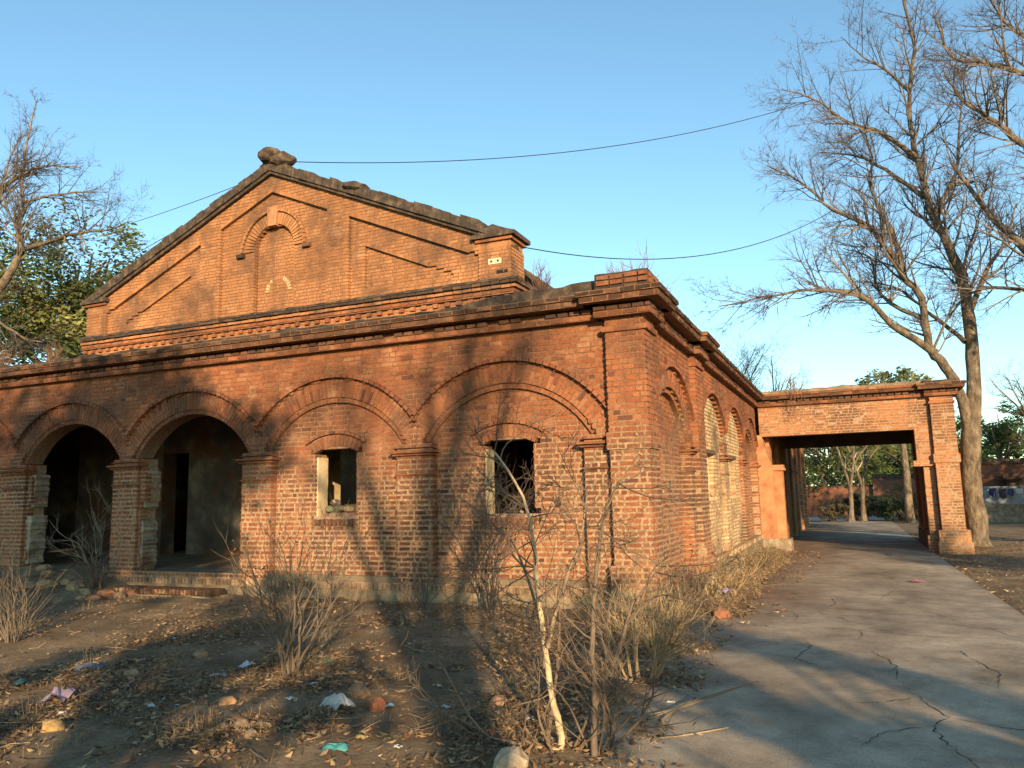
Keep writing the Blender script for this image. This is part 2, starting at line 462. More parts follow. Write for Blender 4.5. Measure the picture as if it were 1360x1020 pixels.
def add_brick(pt, fr, u0, u1, z0, z1, nb, nf, style='red', erode=0.0, e0=False, e1=False):
    q = erode
    u0 += q * R.random() * (.2 if e0 else 1); u1 -= q * R.random() * (.2 if e1 else 1); z0 += 0.6*q * R.random(); z1 -= 0.6*q * R.random()
    if u1 - u0 < 0.02: return
    a = Acc(); fr.box(a, u0, u1, z0, z1, nb, nf + rnd(-0.004, 0.005), j=0.0035, ch=0.006)
    BRICKS.append((visible_size(fr, u0, u1, z0, z1, nf), pt, a.v, brick_colour(fr(u0, z0), style)))

def lay_row(pt, fr, u0, u1, z, h, nf, style, row, joint, nb=0.11, erode=0.0, phase=0.0):
    # stretchers and headers by turns, the rows shifted
    seq = (0.235, 0.115) if row % 2 == 0 else (0.115, 0.235)
    off = -(0.06 if row % 4 in (1, 2) else 0.0) - (0.175 if row % 2 else 0.0)
    base = math.floor((u0 - phase) / 0.36) * 0.36 + phase + off - 0.36
    u = base; k = 0
    while u < u1:
        w = seq[k % 2] + 0.005
        a, b = max(u, u0), min(u + w, u1)
        if u1 - b < 0.045: b = u1; 
        if b - a > 0.045 or (b - a > 0.02 and (a <= u0 + 1e-6)):
            e0, e1 = a <= u0 + 1e-6, b >= u1 - 1e-6
            add_brick(pt, fr, a - .003 if e0 else a + joint/2, b + .003 if e1 else b - joint/2, z + joint/2, z + h - joint/2, nf - nb, nf, style, erode, e0, e1)
        u += w; k += 1
        if b >= u1: break

def joint_at(z, x):
    t = smooth(2.75, 2.1, z + 0.5 * nz(x * 0.6, z * 0.8, 2.2))
    return 0.0095 + 0.0065 * t, 0.012 * t

def elevation(pt, fr, z0, z1, segs, core_acc, thick=0.45, recess=0.007, nb=0.11):
    """segs(z) -> [(u0,u1,n,style)]; style None lays no bricks, only the wall behind"""
    runs = {}
    row = 0; z = z0
    def flush(key, zs, ze):
        u0, u1, n, style, th = key
        rc = recess if style else 0.0
        fr.box(core_acc, u0 + 0.013, u1 - 0.013, zs, ze, -th, n - rc)
    while z < z1 - 1e-4:
        h = min(CH, z1 - z); cur = {}
        raw = sorted([tuple(g) if len(g) > 4 else tuple(g) + (thick,) for g in segs(z + h/2)], key=lambda g: g[0])
        merged = []
        for g in raw:
            if merged and abs(merged[-1][1] - g[0]) < 1e-4 and merged[-1][2:] == g[2:]: merged[-1] = (merged[-1][0], g[1]) + g[2:]
            else: merged.append(g)
        for sg in merged:
            u0, u1, n, style = sg[:4]; th = sg[4] if len(sg) > 4 else thick
            if u1 - u0 < 0.015: continue
            key = (round(u0, 3), round(u1, 3), n, style, th)
            cur[key] = runs.pop(key, z)
            if style:
                jt, er = joint_at(z, fr(u0, 0).x)
                lay_row(pt, fr, u0, u1, z, h, n, style, row, jt, erode=er, nb=nb)
        for k, zs in runs.items(): flush(k, zs, z)
        runs = cur; z += h; row += 1
    for k, zs in runs.items(): flush(k, zs, z1)

def ring(acc, fr, uc, zc, r0, r1, n0, n1, style='red', half=None, zmin=None, split=True, a_max=None, wid=0.083):
    """radial bricks of an arch"""
    rm = r1; amax = a_max if a_max else PI/2
    cnt = int(2 * amax * (r0 + r1) / 2 / wid); da = 2 * amax / cnt
    for i in range(cnt):
        a0 = -amax + da * i; am = a0 + da/2
        ro = r1
        if half is not None and abs(math.sin(am)) * ro > half - 0.006: ro = (half - 0.006) / abs(math.sin(am))
        if zmin is not None and zc + math.cos(am) * (r0 + ro)/2 < zmin: continue
        if ro - r0 < 0.03: continue
        cuts = [r0, ro]
        if split and ro - r0 > 0.28: cuts = [r0, r0 + (0.115 if i % 2 else 0.225), ro]
        for ra, rb in zip(cuts, cuts[1:]):
            g = 0.0055; rb2 = rb - 0.005; ra2 = ra + 0.003
            p = []
            for n, q in ((n0, 0), (n1 + rnd(-.004, .004), 0.005)):
                for (rr, aa) in ((ra2+q, a0 + (g+q)/ra2), (rb2-q, a0 + (g+q)/rb2), (rb2-q, a0+da - (g+q)/rb2), (ra2+q, a0+da - (g+q)/ra2)):
                    p.append(fr(uc + rr * math.sin(aa), zc + rr * math.cos(aa), n))
            if fr.U.cross(Vector((0,0,1))).dot(fr.N) > 0: p = [p[3], p[2], p[1], p[0], p[7], p[6], p[5], p[4]]
            acc.hexa(p, brick_colour(p[0], style))

def ring_bed(acc, fr, uc, zc, r0, r1, n0, n1, half=None, zmin=None, a_max=PI/2, cnt=40):
    """mortar bed in which the ring bricks sit, also the smooth soffit"""
    da = 2 * a_max / cnt
    for i in range(cnt):
        a0 = -a_max + da * i; a1 = a0 + da; ro = r1
        if half is not None:
            s = max(abs(math.sin(a0)), abs(math.sin(a1)))
            if s * ro > half: ro = half / s
        if ro - r0 < 0.02: continue
        if zmin is not None and zc + min(math.cos(a0), math.cos(a1)) * r0 < zmin: continue
        p = [fr(uc + rr*math.sin(aa), zc + rr*math.cos(aa), n) for n in (n0, n1) for (rr, aa) in ((r0, a0), (ro, a0), (ro, a1), (r0, a1))]
        if fr.U.cross(Vector((0,0,1))).dot(fr.N) > 0: p = [p[3], p[2], p[1], p[0], p[7], p[6], p[5], p[4]]
        acc.hexa(p)

def course(acc, fr, u0, u1, z0, z1, nb, nf, w=0.235, gap=0.008, style='red', skip=0, miss=0.0):
    """a row of bricks (skip: leave every other one out -> dentils)"""
    u = u0; k = 0
    while u < u1 - 0.01:
        b = min(u + w, u1)
        if not (skip and k % 2) and R.random() >= miss:
            fr.box(acc, u + gap/2, b - gap/2, z0 + 0.004, z1 - 0.004, nb, nf + rnd(-.008, .006), brick_colour(fr(u, z0), style), j=0.006, ch=0.007)
        u = b; k += 1

def cornice(fr, u0, u1, n, parent, name='cornice', z=4.47, ends=(0, 0), dark=True, n0=-0.3, dz=0.0):
    a = Acc(); b = Acc()
    st = 'dark' if dark else 'red'
    s0, s1 = ends
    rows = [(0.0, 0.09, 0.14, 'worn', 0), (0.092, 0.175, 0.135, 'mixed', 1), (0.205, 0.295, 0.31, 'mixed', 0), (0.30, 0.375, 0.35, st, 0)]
    for (za, zb, p, stl, dent) in rows:
        w = 0.235
        ua, ub = u0 - p * s0, u1 + p * s1
        if dent:
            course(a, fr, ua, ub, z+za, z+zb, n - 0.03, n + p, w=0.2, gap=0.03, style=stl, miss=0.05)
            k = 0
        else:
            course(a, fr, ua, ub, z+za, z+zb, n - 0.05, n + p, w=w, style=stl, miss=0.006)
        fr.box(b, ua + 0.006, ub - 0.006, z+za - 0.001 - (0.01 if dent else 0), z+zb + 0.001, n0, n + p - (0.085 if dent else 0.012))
    # the dentils stand on small blocks: shadow gap above them
    o = a.build(name, M['brick'], parent); bo = b.build('cornice_bed', M['mortar'], parent)
    return o

def rough_box(name, fr, u0, u1, z0, z1, n0, n1, mat, parent, step=0.16, amp=0.03, top_amp=0.03, top=None):
    """weathered slab with an uneven top and arris"""
    a = Acc(); k = max(2, int((u1-u0)/step)); prev = None
    for i in range(k + 1):
        u = u0 + (u1-u0)*i/k
        t = (top(u) if top else z1) + top_amp * nz(u*1.7, z1*3, 3) + top_amp*0.7 * nz(u*6, z1, 5)
        f = n1 + amp * nz(u*3, z1*2, 9); q = n1 + amp*0.8*nz(u*3, 4, z1)
        cur = [fr(u, z0, n1 + amp*0.3*nz(u*4, 1)), fr(u, (z0+t)/2, q), fr(u, t - 0.03, f), fr(u, t, f - 0.05 - 0.03*R.random()), fr(u, t + 0.02*nz(u*5, 2), (n0+n1)/2), fr(u, t, n0), fr(u, z0, n0)]
        if prev:
            for j in range(len(cur)):
                j2 = (j+1) % len(cur)
                a.quad(prev[j], cur[j], cur[j2], prev[j2])
        else: first = cur
        prev = cur
    i = len(a.v); a.v += first; a.f.append(tuple(range(i, i+7))); a.c.append((1,1,1))
    i = len(a.v); a.v += prev; a.f.append(tuple(range(i+6, i-1, -1))); a.c.append((1,1,1))
    return a.build(name, mat, parent)

def capital(fr, uc, half, parent, n=0.0, back=-0.12, z=2.52, mat=None, c=None):
    a = Acc()
    for (za, zb, p, ch) in ((0.0, 0.035, 0.05, .004), (0.035, 0.10, 0.10, .012), (0.10, 0.165, 0.055, .03)):
        fr.box(a, uc-half-p, uc+half+p, z+za+.001, z+zb, back, n+p, brick_colour(fr(uc, z), 'red'), j=.004, ch=ch)
    a.build('capital', M['brick'], parent)
    a = Acc(); p = 0.03
    fr.box(a, uc-half-p, uc+half+p, z-.335, z-.29, back, n+p, brick_colour(fr(uc, z), 'red'), j=.004, ch=.012)
    a.build('necking', M['brick'], parent)

# ---------------------------------------------------------------- front wall
FR = Fr((0, 0.14, 0), (1, 0, 0), (0, -1, 0))
BAY = 3.37
PIL = [-4.07 - BAY * i for i in range(6)]           # pilaster centres
ARC = [-2.385 - BAY * i for i in range(6)]          # arch centres
ZC, RO, RI, RII = 1.87, 2.10, 1.76, 1.67
ZS = 2.69                                            # top of the capitals
HALF = BAY / 2
OPEN = {2, 3}  # far left bays closed by infill added to keep sun out of the verandah
U_END = -0.62
ULEFT = -21.0
def wz(r, z, zc=ZC): 
    d = r*r - (z-zc)**2
    return math.sqrt(d) if d > 0 else 0.0
PD = 0.13                                            # panel recess
def jag(k, z, s): return 0.10 * max(0, nz(k * 3.1, z * 2.2, s * 5.0)) + 0.05 * nz(k, z * 9, s)
def front_segs(z):
    out = []
    if z > ZC + RO + 0.08: return [(ULEFT, U_END, 0.0, 'red')]
    edges = []
    for k, c in enumerate(ARC):
        lo, hi = c - HALF, c + HALF
        if k == 0: hi = U_END
        if k == len(ARC) - 1: lo = ULEFT
        if z >= ZS:
            wo, wi, wii = wz(RO, z), wz(RI, z), wz(RII, z)
            if z < 2.95: wo = wi
            wo_l, wo_r = min(wo, c - lo, HALF), min(wo, hi - c, HALF)
            if lo < c - wo_l - .01: out.append((lo, c - wo_l, 0.0, 'red'))
            if wo > wi:
                out.append((c - wo_l, c - wi, -0.06, None))
                if wi < hi - c: out.append((c + wi, c + wo_r, -0.06, None))
            if hi > c + wo_r + .01: out.append((c + wo_r, hi, 0.0, 'red'))
            a, b = c - wi, c + wi
        else:
            out.append((lo, lo + 0.35 + (0.0), 0.0, 'red'))
            if k == 0: out.append((hi - 0.45, hi, 0.0, 'red'))
            else: out.append((hi - 0.35, hi, 0.0, 'red'))
            a, b = lo + 0.35, (hi - 0.45 if k == 0 else hi - 0.35)
        if k in OPEN:
            if z < 0.5: out.append((a, b, 0.0, 'red'))
            elif z < ZS:
                # broken, part plastered jambs
                ja = 0.04 + abs(jag(k, z, 1)) + (0.10 if 1.9 < z < 2.45 else 0) ; jb = 0.02 + abs(jag(k + 9, z, 2))
                out += [(a, a + ja, -0.06, 'red'), (b - jb, b, -0.05, 'red')]
        elif a < b:
            if 1.49 < z < 2.68:
                wl, wr = c - 0.43, c + 0.43
                if z > 2.60: wl -= 0.11; wr += 0.12
                if k == 0 and 1.49 < z < 1.62: wr += 0.10
                if k == 1 and 1.49 < z < 1.56: wl -= 0.16
                out += [(a, wl, -PD, 'red'), (wr, b, -PD, 'red')]
            elif 2.68 <= z < 2.97:
                t = 0.46 + (z - 2.68) * 0.55
                zz = 1.785; d = 0.975**2 - (z - zz)**2
                io = math.sqrt(d) if d > 0 else 0
                out += [(a, c - t, -PD, 'red'), (c + t, b, -PD, 'red')]
                out += [(c - t, c - io, -PD - .01, None), (c + io, c + t, -PD - .01, None)]
            elif 1.34 < z <= 1.49:
                out += [(a, c - 0.5, -PD, 'red'), (c - 0.5, c + 0.5, -PD - .01, None), (c + 0.5, b, -PD, 'red')]
            else: out.append((a, b, -PD, 'red'))
    return out
core = Acc()
elevation(front_wall, FR, 0.425, 4.47, front_segs, core, nb=0.15)
FR.box(core, ULEFT, U_END, 4.471, 4.84, -0.45, -0.01)
core.build('wall_core', M['mortar'], front_wall)
# plinth
pl = Acc(); FR.box(pl, ULEFT, U_END, -0.3, 0.30, -0.45, 0.03); pl.build('plinth', M['plinth'], front_wall)
pc = Acc(); course(pc, FR, ULEFT, U_END - .01, 0.302, 0.42, -0.1, 0.055, w=0.086, gap=0.012, style='plinth')
pc.build('plinth_course', M['brick'], front_wall)
pb = Acc(); FR.box(pb, ULEFT, U_END, 0.301, 0.424, -0.45, 0.03); pb.build('plinth_bed', M['mortar'], front_wall)
# arches
for k, c in enumerate(ARC):
    a = Acc(); hl = HALF
    ring(a, FR, c, ZC, RI, RO, -0.14, -0.03, half=hl, zmin=2.76, wid=0.082)
    ring(a, FR, c, ZC, RII, RI - 0.004, -0.2, -0.062, zmin=2.70, split=False, wid=0.082)
    ring(a, FR, c, ZC, RO + 0.005, RO + 0.08, -0.1, 0.065, half=hl + 0.03, split=False, wid=0.12)
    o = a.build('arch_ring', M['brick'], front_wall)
    b = Acc()
    ring_bed(b, FR, c, ZC, RI + .004, RO + 0.07, -0.44, -0.04, half=hl, zmin=2.72)
    ring_bed(b, FR, c, ZC, RII + .004, RI + .003, -0.44, -0.072, zmin=2.68)
    b.build('arch_bed', M['mortar'], front_wall)
# window heads and sills
def window_head(fr, c, parent, n):
    a = Acc()
    ring(a, fr, c, 1.785, 0.975, 1.185, n - 0.1, n + 0.012, a_max=0.50, split=False, wid=0.085)
    a.build('window_head', M['brick'], parent)
    a = Acc(); ring(a, fr, c, 1.785, 1.195, 1.265, n - 0.08, n + 0.06, a_max=0.56, split=False, wid=0.11)
    a.build('window_hood', M['brick'], parent)
    a = Acc(); course(a, fr, c - 0.48, c + 0.48, 1.35, 1.485, n - 0.12, n + 0.035, w=0.087, gap=0.014, style='red')
    a.build('window_sill', M['brick'], parent)
for k in (0, 1, 4, 5): window_head(FR, ARC[k], front_wall, -PD)  # the far left ones sit in the added infill
# plaster left on the window reveals and arch jambs
def slab(name, fr, u0, u1, z0, z1, n0, n1, mat, parent, amp=0.02, rows=14):
    a = Acc(); prev = None
    for i in range(rows + 1):
        z = z0 + (z1-z0)*i/rows; e = amp * nz(z*5, u0*3, n1*7) + amp*.6*nz(z*17, u1)
        cur = [fr(u0, z, n0), fr(u1 + e, z, n0), fr(u1 + e, z, n1 + e*.4), fr(u0, z, n1 + e*.4)]
        if prev:
            for j in range(4): a.quad(prev[j], prev[(j+1) % 4], cur[(j+1) % 4], cur[j])
        else: a.quad(*cur[::-1])
        prev = cur
    a.quad(*prev); return a.build(name, mat, parent)
for k in (0, 1):
    c = ARC[k]
    slab('plaster_reveal', FR, c - 0.45, c - 0.40 , 1.49, 2.58, -0.44, -PD - 0.03, M['cream'], front_wall, 0.008)
slab('plaster_reveal', FR, PIL[2] + 0.36, PIL[2] + 0.47, 1.75, 2.48, -0.44, -0.12, M['plaster'], front_wall, 0.06, 30)
slab('plaster_reveal', FR, PIL[2] + 0.36, PIL[2] + 0.44, 0.55, 1.5, -0.44, -0.1, M['plaster'], front_wall, 0.09, 36)
slab('plaster_reveal', FR, PIL[3] + 0.37, PIL[3] + 0.52, 1.8, 2.5, -0.44, -0.12, M['plaster'], front_wall, 0.07, 30)
slab('plaster_reveal', FR, PIL[3] + 0.36, PIL[3] + 0.50, 0.6, 1.62, -0.44, -0.08, M['plaster'], front_wall, 0.09, 36)
for p in PIL: capital(FR, p, 0.35, front_wall)
capital(FR, -0.845, 0.225, front_wall)
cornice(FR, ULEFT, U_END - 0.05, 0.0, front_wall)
rough_box('parapet', FR, ULEFT, U_END - 0.06, 4.84, 5.02, -0.42, 0.10, M['weathered'], front_wall, amp=0.05, top_amp=0.05, top=lambda u: 4.97 + 0.13 * smooth(-4, -1.5, u))

# ---------------------------------------------------------------- corner pier
FP = Fr((0, 0, 0), (1, 0, 0), (0, -1, 0))      # its front
SP = Fr((0, 0, 0), (0, 1, 0), (1, 0, 0))       # its side face
core = Acc()
def pier_segs(z):
    e = 0.05 if z < 0.76 else 0.0
    if 2.46 < z < 2.70: e = 0.035
    if 4.24 < z < 4.33: e = 0.045
    return [(-0.62 - e, 0.0 + e, e, 'red', 0.13)]
def pier_side_segs(z):
    e = 0.05 if z < 0.76 else 0.0
    if 2.46 < z < 2.70: e = 0.035
    if 4.24 < z < 4.33: e = 0.045
    return [(0.125 - e, 0.62 + e, e, 'red', 0.4)]
c1 = Acc()
elevation(corner_pier, FP, 0.425, 4.47, pier_segs, c1)
elevation(corner_pier, SP, 0.425, 4.47, pier_side_segs, c1)
for v0, v1, e in ((-0.3, 0.3, 0.02), (0.301, 0.425, 0.03), (0.425, 0.755, 0.034), (0.755, 4.85, -0.014)):
    FP.box(c1, -0.62 - e, e, v0, v1, -0.62 - e, e)
c1.build('wall_core', M['mortar'], corner_pier)
for (f_, a0, a1) in ((FP, -0.68, 0.055), (SP, 0.06, 0.68)):
    k = int((a1 - a0) / 0.086)
    for i in range(k):
        a = Acc(); w = (a1 - a0) / k; f_.box(a, a0 + i*w + .006, a0 + (i+1)*w - .006, 0.306, 0.416, -0.05, 0.085 + rnd(-.008, .006), brick_colour(f_(a0, .3), 'cream'), j=.006, ch=.007)
        a.build('plinth_brick', M['brick'], corner_pier)
def pier_cornice(P0, u0, u1, d, parent, fp, sp):
    """cornice wrapped round a pier: fp front frame, sp side frame starting at the front corner"""
    a = Acc(); b = Acc()
    for (za, zb, p, stl, dent) in ((0.0, 0.09, 0.14, 'worn', 0), (0.092, 0.175, 0.135, 'mixed', 1), (0.205, 0.295, 0.31, 'mixed', 0), (0.30, 0.375, 0.35, 'dark', 0)):
        course(a, fp, u0 - p, u1 + p, 4.47+za, 4.47+zb, -0.03, p, w=0.2 if dent else 0.235, gap=0.01, style=stl)
        course(a, sp, 0.04, d + p, 4.47+za, 4.47+zb, -0.03, p, w=0.2 if dent else 0.235, gap=0.01, style=stl)
        q = p - (0.085 if dent else 0.012)
        fp.box(b, u0 - q, u1 + q, 4.47+za-.001-(0.01 if dent else 0), 4.47+zb+.001, -d - q, q)
    a.build('cornice', M['brick'], parent); b.build('cornice_bed', M['mortar'], parent)
pier_cornice(None, -0.62, 0.0, 0.62, corner_pier, FP, SP)
rough_box('pier_top', FP, -0.72, 0.10, 4.84, 5.16, -0.7, 0.10, M['weathered'], corner_pier, amp=0.01, top_amp=0.02)
a = Acc()
for row in range(3):
    course(a, FP, -0.70, 0.11, 4.86 + row*0.088, 4.945 + row*0.088, -0.05, 0.135, w=0.22, style='dark' if row == 0 else 'red')
    course(a, SP, 0.0, 0.66, 4.86 + row*0.088, 4.945 + row*0.088, -0.05, 0.125, w=0.22, style='dark' if row == 0 else 'red')
a.build('pier_block', M['brick'], corner_pier)

# ---------------------------------------------------------------- side wall
SW = Fr((-0.10, 0, 0), (0, 1, 0), (1, 0, 0))
SARC = [2.28, 6.44, 9.82, 13.20]
SB = [(0.62, 3.95), (4.75, 8.13), (8.13, 11.51), (11.51, 14.95)]
SPD = 0.20
def side_segs(z):
    out = []; SPD = 0.20
    if z > ZC + RO + 0.08: return [(0.62, 3.95, 0.0, 'red'), (3.95, 4.75, 0.11, 'red'), (4.75, 14.95, 0.0, 'red')]
    out.append((3.95 - (0.06 if z < .76 else 0), 4.75, 0.11 + (0.06 if z < .76 else 0), 'red'))
    for k, (c, (lo, hi)) in enumerate(zip(SARC, SB)):
        st = 'cream' if k in (1, 2) else 'red'
        rn, ri, rp = -0.01, -0.10, -SPD
        if z >= ZS:
            wo, wi, wii = wz(RO, z), wz(RI, z), wz(RII, z)
            if z < 2.95: wo = wi
            l, r = min(wo, c - lo), min(wo, hi - c)
            if k in (1, 2): rp = -0.12
            if lo < c - l - .01: out.append((lo, c - l, 0.0, 'red'))
            if hi > c + r + .01: out.append((c + r, hi, 0.0, 'red'))
            if k in (1, 2):
                wo = wz(RO, z); l, r = min(wo, c - lo - .06), min(wo, hi - c - .06)
                out.append((c - l, c + r, -0.10, st)); continue
            if wo > wi: out += [(c - l, c - wi, -0.06, None), (c + wi, c + r, -0.06, None)]
            out.append((c - wi, c + wi, -SPD, st))
        else:
            pl_, pr_ = 0.30, 0.33
            SPD = 0.10 if k in (1, 2) else 0.20
            out += [(lo, lo + pl_, 0.0, st if k == 2 else 'red'), (hi - pr_, hi, 0.0, st if k == 1 else 'red')]
            a, b = lo + pl_, hi - pr_
            if k in (1, 2) and 1.70 < z < 2.64:
                out += [(a, c - 0.45, -SPD, st), (c - 0.45, c + 0.45, -SPD - 0.14, None), (c + 0.45, b, -SPD, st)]
            else: out.append((a, b, -SPD, st))
    return out
core = Acc()
elevation(side_wall, SW, 0.425, 4.47, side_segs, core, nb=0.22)
SW.box(core, 0.62, 14.95, 4.471, 4.84, -0.45, -0.01)
core.build('wall_core', M['mortar'], side_wall)
for k, c in enumerate(SARC):
    hl = min(c - SB[k][0], SB[k][1] - c); st = 'cream' if k in (1, 2) else 'red'
    a = Acc()
    if k not in (1, 2): ring(a, SW, c, ZC, RI, RO, -0.14, -0.03, half=hl, zmin=2.76, style=st)
    if k not in (1, 2): ring(a, SW, c, ZC, RII, RI - .004, -0.25, -0.10, zmin=2.70, split=False, style=st)
    ring(a, SW, c, ZC, RO + .005, RO + .08, -0.1, 0.065, half=hl + .02, split=False, wid=0.12)
    a.build('arch_ring' if k not in (1, 2) else 'arch_hood', M['brick'], side_wall)
    if k in (1, 2): continue
    b = Acc(); ring_bed(b, SW, c, ZC, RI + .004, RO + .07, -0.44, -0.04, half=hl, zmin=2.72)
    ring_bed(b, SW, c, ZC, RII + .004, RI + .003, -0.44, -0.112, zmin=2.68); b.build('arch_bed', M['mortar'], side_wall)
for u in (8.13, 11.51): capital(SW, u, 0.33, side_wall, back=-0.2)
capital(SW, 3.95 - 0.14, 0.17, side_wall, back=-0.2)
capital(SW, 14.78, 0.17, side_wall, back=-0.2)
SPD = 0.10
for c in SARC[1:3]:
    a = Acc(); SW.box(a, c - 0.45, c + 0.45, 1.70, 2.64, -SPD - 0.16, -SPD - 0.12); a.build('window_infill', M['cream'], side_wall)
    a = Acc(); course(a, SW, c - 0.5, c + 0.5, 1.60, 1.70, -SPD - 0.1, -SPD + 0.03, w=0.087, style='cream'); a.build('window_sill', M['brick'], side_wall)
    a = Acc(); SW.box(a, c - 0.5, c + 0.5, 2.64, 2.72, -SPD - 0.1, -SPD + 0.05); a.build('window_lintel', M['timber'], side_wall)
a = Acc(); SW.box(a, 0.62, 14.95, -0.4, 0.30, -0.45, 0.02); SW.box(a, 3.89, 4.81, -0.4, 0.30, 0.02, 0.17); a.build('plinth', M['plinth'], side_wall)
a = Acc(); course(a, SW, 0.69, 3.86, 0.302, 0.42, -0.1, 0.045, w=0.086, gap=.012, style='red')
course(a, SW, 3.88, 4.82, 0.302, 0.42, -0.1, 0.20, w=0.086, gap=.012, style='red'); course(a, SW, 4.83, 14.9, 0.302, 0.42, -0.1, 0.045, w=0.086, gap=.012, style='cream')
a.build('plinth_course', M['brick'], side_wall)
a = Acc(); SW.box(a, 0.62, 14.95, 0.301, 0.424, -0.45, 0.02); a.build('plinth_bed', M['mortar'], side_wall)
cornice(SW, 0.67, 3.95, 0.0, side_wall)
cornice(SW, 3.95, 4.75, 0.11, side_wall, ends=(1, 1))
cornice(SW, 4.75, 15.02, 0.0, side_wall)
a = Acc(); SW.box(a, 3.92, 4.78, 4.24, 4.33, -0.1, 0.155, brick_colour(Vector((0, 4, 4)), 'red'), ch=.01); a.build('pier_band', M['brick'], side_wall)
a = Acc(); SW.box(a, 3.85, 4.80, 4.845, 5.02, -0.3, 0.2, brick_colour(Vector((0, 4, 4)), 'red'), ch=.02); a.build('pier_block', M['brick'], side_wall)
rough_box('parapet', SW, 0.64, 15.2, 4.84, 4.98, -0.42, 0.12, M['weathered'], side_wall, amp=0.04, top_amp=0.04)

# ---------------------------------------------------------------- verandah behind the arches
WX = Fr((0, 0, 0), (1, 0, 0), (0, -1, 0))
def bx(acc, x0, x1, y0, y1, z0, z1): WX.box(acc, x0, x1, z0, z1, -y1, -y0)
a = Acc(); bx(a, ULEFT, -0.5, 0.16, 14.9, 0.2, 0.52); a.build('floor', M['dirtfloor'], verandah)
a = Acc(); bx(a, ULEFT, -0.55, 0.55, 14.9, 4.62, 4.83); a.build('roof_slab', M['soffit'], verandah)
a = Acc()    # hall front wall with its doorways
doors = [(-17.6, -16.7), (-14.0, -13.1), (-9.4, -8.4), (-6.4, -5.4)]
x = -17.2
for (d0, d1) in doors[1:]:
    bx(a, x, d0, 4.0, 4.45, 0.52, 4.62); bx(a, d0 + .001, d1 - .001, 4.0, 4.45, 3.12, 4.62); x = d1
bx(a, x, -3.8, 4.0, 4.45, 0.52, 4.62)
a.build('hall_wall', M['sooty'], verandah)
a = Acc(); bx(a, -7.60, -7.25, 0.60, 2.48, 0.52, 4.62); a.build('partition', M['cream'], verandah)
a = Acc(); bx(a, ULEFT, ULEFT + 0.4, 0.6, 14.9, 0, 4.83); bx(a, ULEFT, -0.56, 14.5, 14.9, 0, 4.62); bx(a, -4.2, -3.8, 4.46, 14.5, 0.52, 4.62); bx(a, -17.2, -16.8, 4.46, 14.5, 0.52, 4.62)
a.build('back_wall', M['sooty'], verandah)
# rubble on the window ledge and broken entrance steps
def rock(name, loc, s, mat, parent=None, c=(1, 1, 1), flat=0.6, seed=0, sub=2):
    import bmesh
    bm = bmesh.new(); bmesh.ops.create_icosphere(bm, subdivisions=sub, radius=1.0)
    sd = R.random() * 50
    for v in bm.verts:
        n = v.co.normalized(); k = 1 + 0.35 * noise.noise(n * 1.3 + Vector((sd, 0, 0))) + 0.12 * noise.noise(n * 3.5 + Vector((0, sd, 0)))
        v.co = Vector((n.x * s[0] * k, n.y * s[1] * k, n.z * s[2] * k))
    me = bpy.data.meshes.new(name); bm.to_mesh(me); bm.free()
    ca = me.color_attributes.new('Col', 'FLOAT_COLOR', 'CORNER'); ca.data.foreach_set('color', [c[0], c[1], c[2], 1.0] * len(me.loops))
    me.materials.append(mat)
    o = bpy.data.objects.new(name, me); col.objects.link(o)
    o.location = Vector(loc) - (world_loc(parent) if parent else Vector((0, 0, 0)))
    o.rotation_euler = (rnd(-.2, .2), rnd(-.2, .2), rnd(0, 6.28))
    if parent: o.parent = parent
    return o

# ---------------------------------------------------------------- gable
GF = Fr((0, 4.0, 0), (1, 0, 0), (0, -1, 0))
UC, GSL, GAP = -10.55, 0.437, 10.28
GL, GR = -17.22, -3.86
def rake(u): return GAP - GSL * abs(u - UC)
def gable_segs(z):
    out = []
    half = (GAP - z) / GSL
    lo, hi = max(GL, UC - half), min(GR, UC + half)
    if z > 7.30: lo, hi = UC - half, UC + half
    if z < 6.55: return [(GL, GR, 0.0, 'gable')]
    def panel(a, b, depth_top, n):  # interval of a panel whose top follows the rake
        h = (GAP - depth_top - z) / GSL
        return max(a, UC - h), min(b, UC + h)
    cuts = [(lo, hi, 0.0)]
    def carve(a, b, n):
        nonlocal cuts
        if b - a < 0.05: return
        new = []
        for (p, q, m_) in cuts:
            if b <= p or a >= q: new.append((p, q, m_)); continue
            if p < a: new.append((p, a, m_))
            new.append((max(a, p), min(b, q), n))
            if b < q: new.append((b, q, m_))
        cuts = new
    cu = -10.53
    for (a, b) in ((-16.45, -12.97), (-12.26, -8.83), (-8.17, -4.66)):
        p, q = panel(a, b, 0.485, 0); carve(p, q, -0.085)
    if z > 6.78:
        p, q = panel(-15.75, -13.35, 1.105, 0); carve(p, q, -0.15)
        p, q = panel(-7.75, -5.35, 1.105, 0); carve(p, q, -0.15)
    # arched niche
    if z < 8.25: carve(cu - 0.64, cu + 0.64, -0.22)
    else:
        w = wz(0.64, z, 8.25); wo = wz(0.97, z, 8.25)
        if wo: carve(cu - wo, cu + wo, -0.1001)
        if w: carve(cu - w, cu + w, -0.22)
    return [(p, q, n, None if abs(n + 0.1001) < 1e-5 else 'gable') for (p, q, n) in cuts]
core = Acc()
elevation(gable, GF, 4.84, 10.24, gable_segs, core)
core.build('wall_core', M['mortar'], gable)
cu = -10.53
a = Acc(); ring(a, GF, cu, 8.25, 0.645, 0.96, -0.26, -0.05, style='gable', split=False, wid=0.085); 
a.build('niche_arch', M['brick'], gable)
a = Acc(); ring(a, GF, cu, 8.25, 0.97, 1.05, -0.15, 0.005, style='gable', split=False, wid=0.12)
for s in (-1, 1): GF.box(a, cu + s*1.06 - 0.12, cu + s*1.06 + 0.12, 8.12, 8.24, -0.12, 0.02, brick_colour(GF(cu, 8), 'dark'), ch=.01)
a.build('niche_hood', M['brick'], gable)
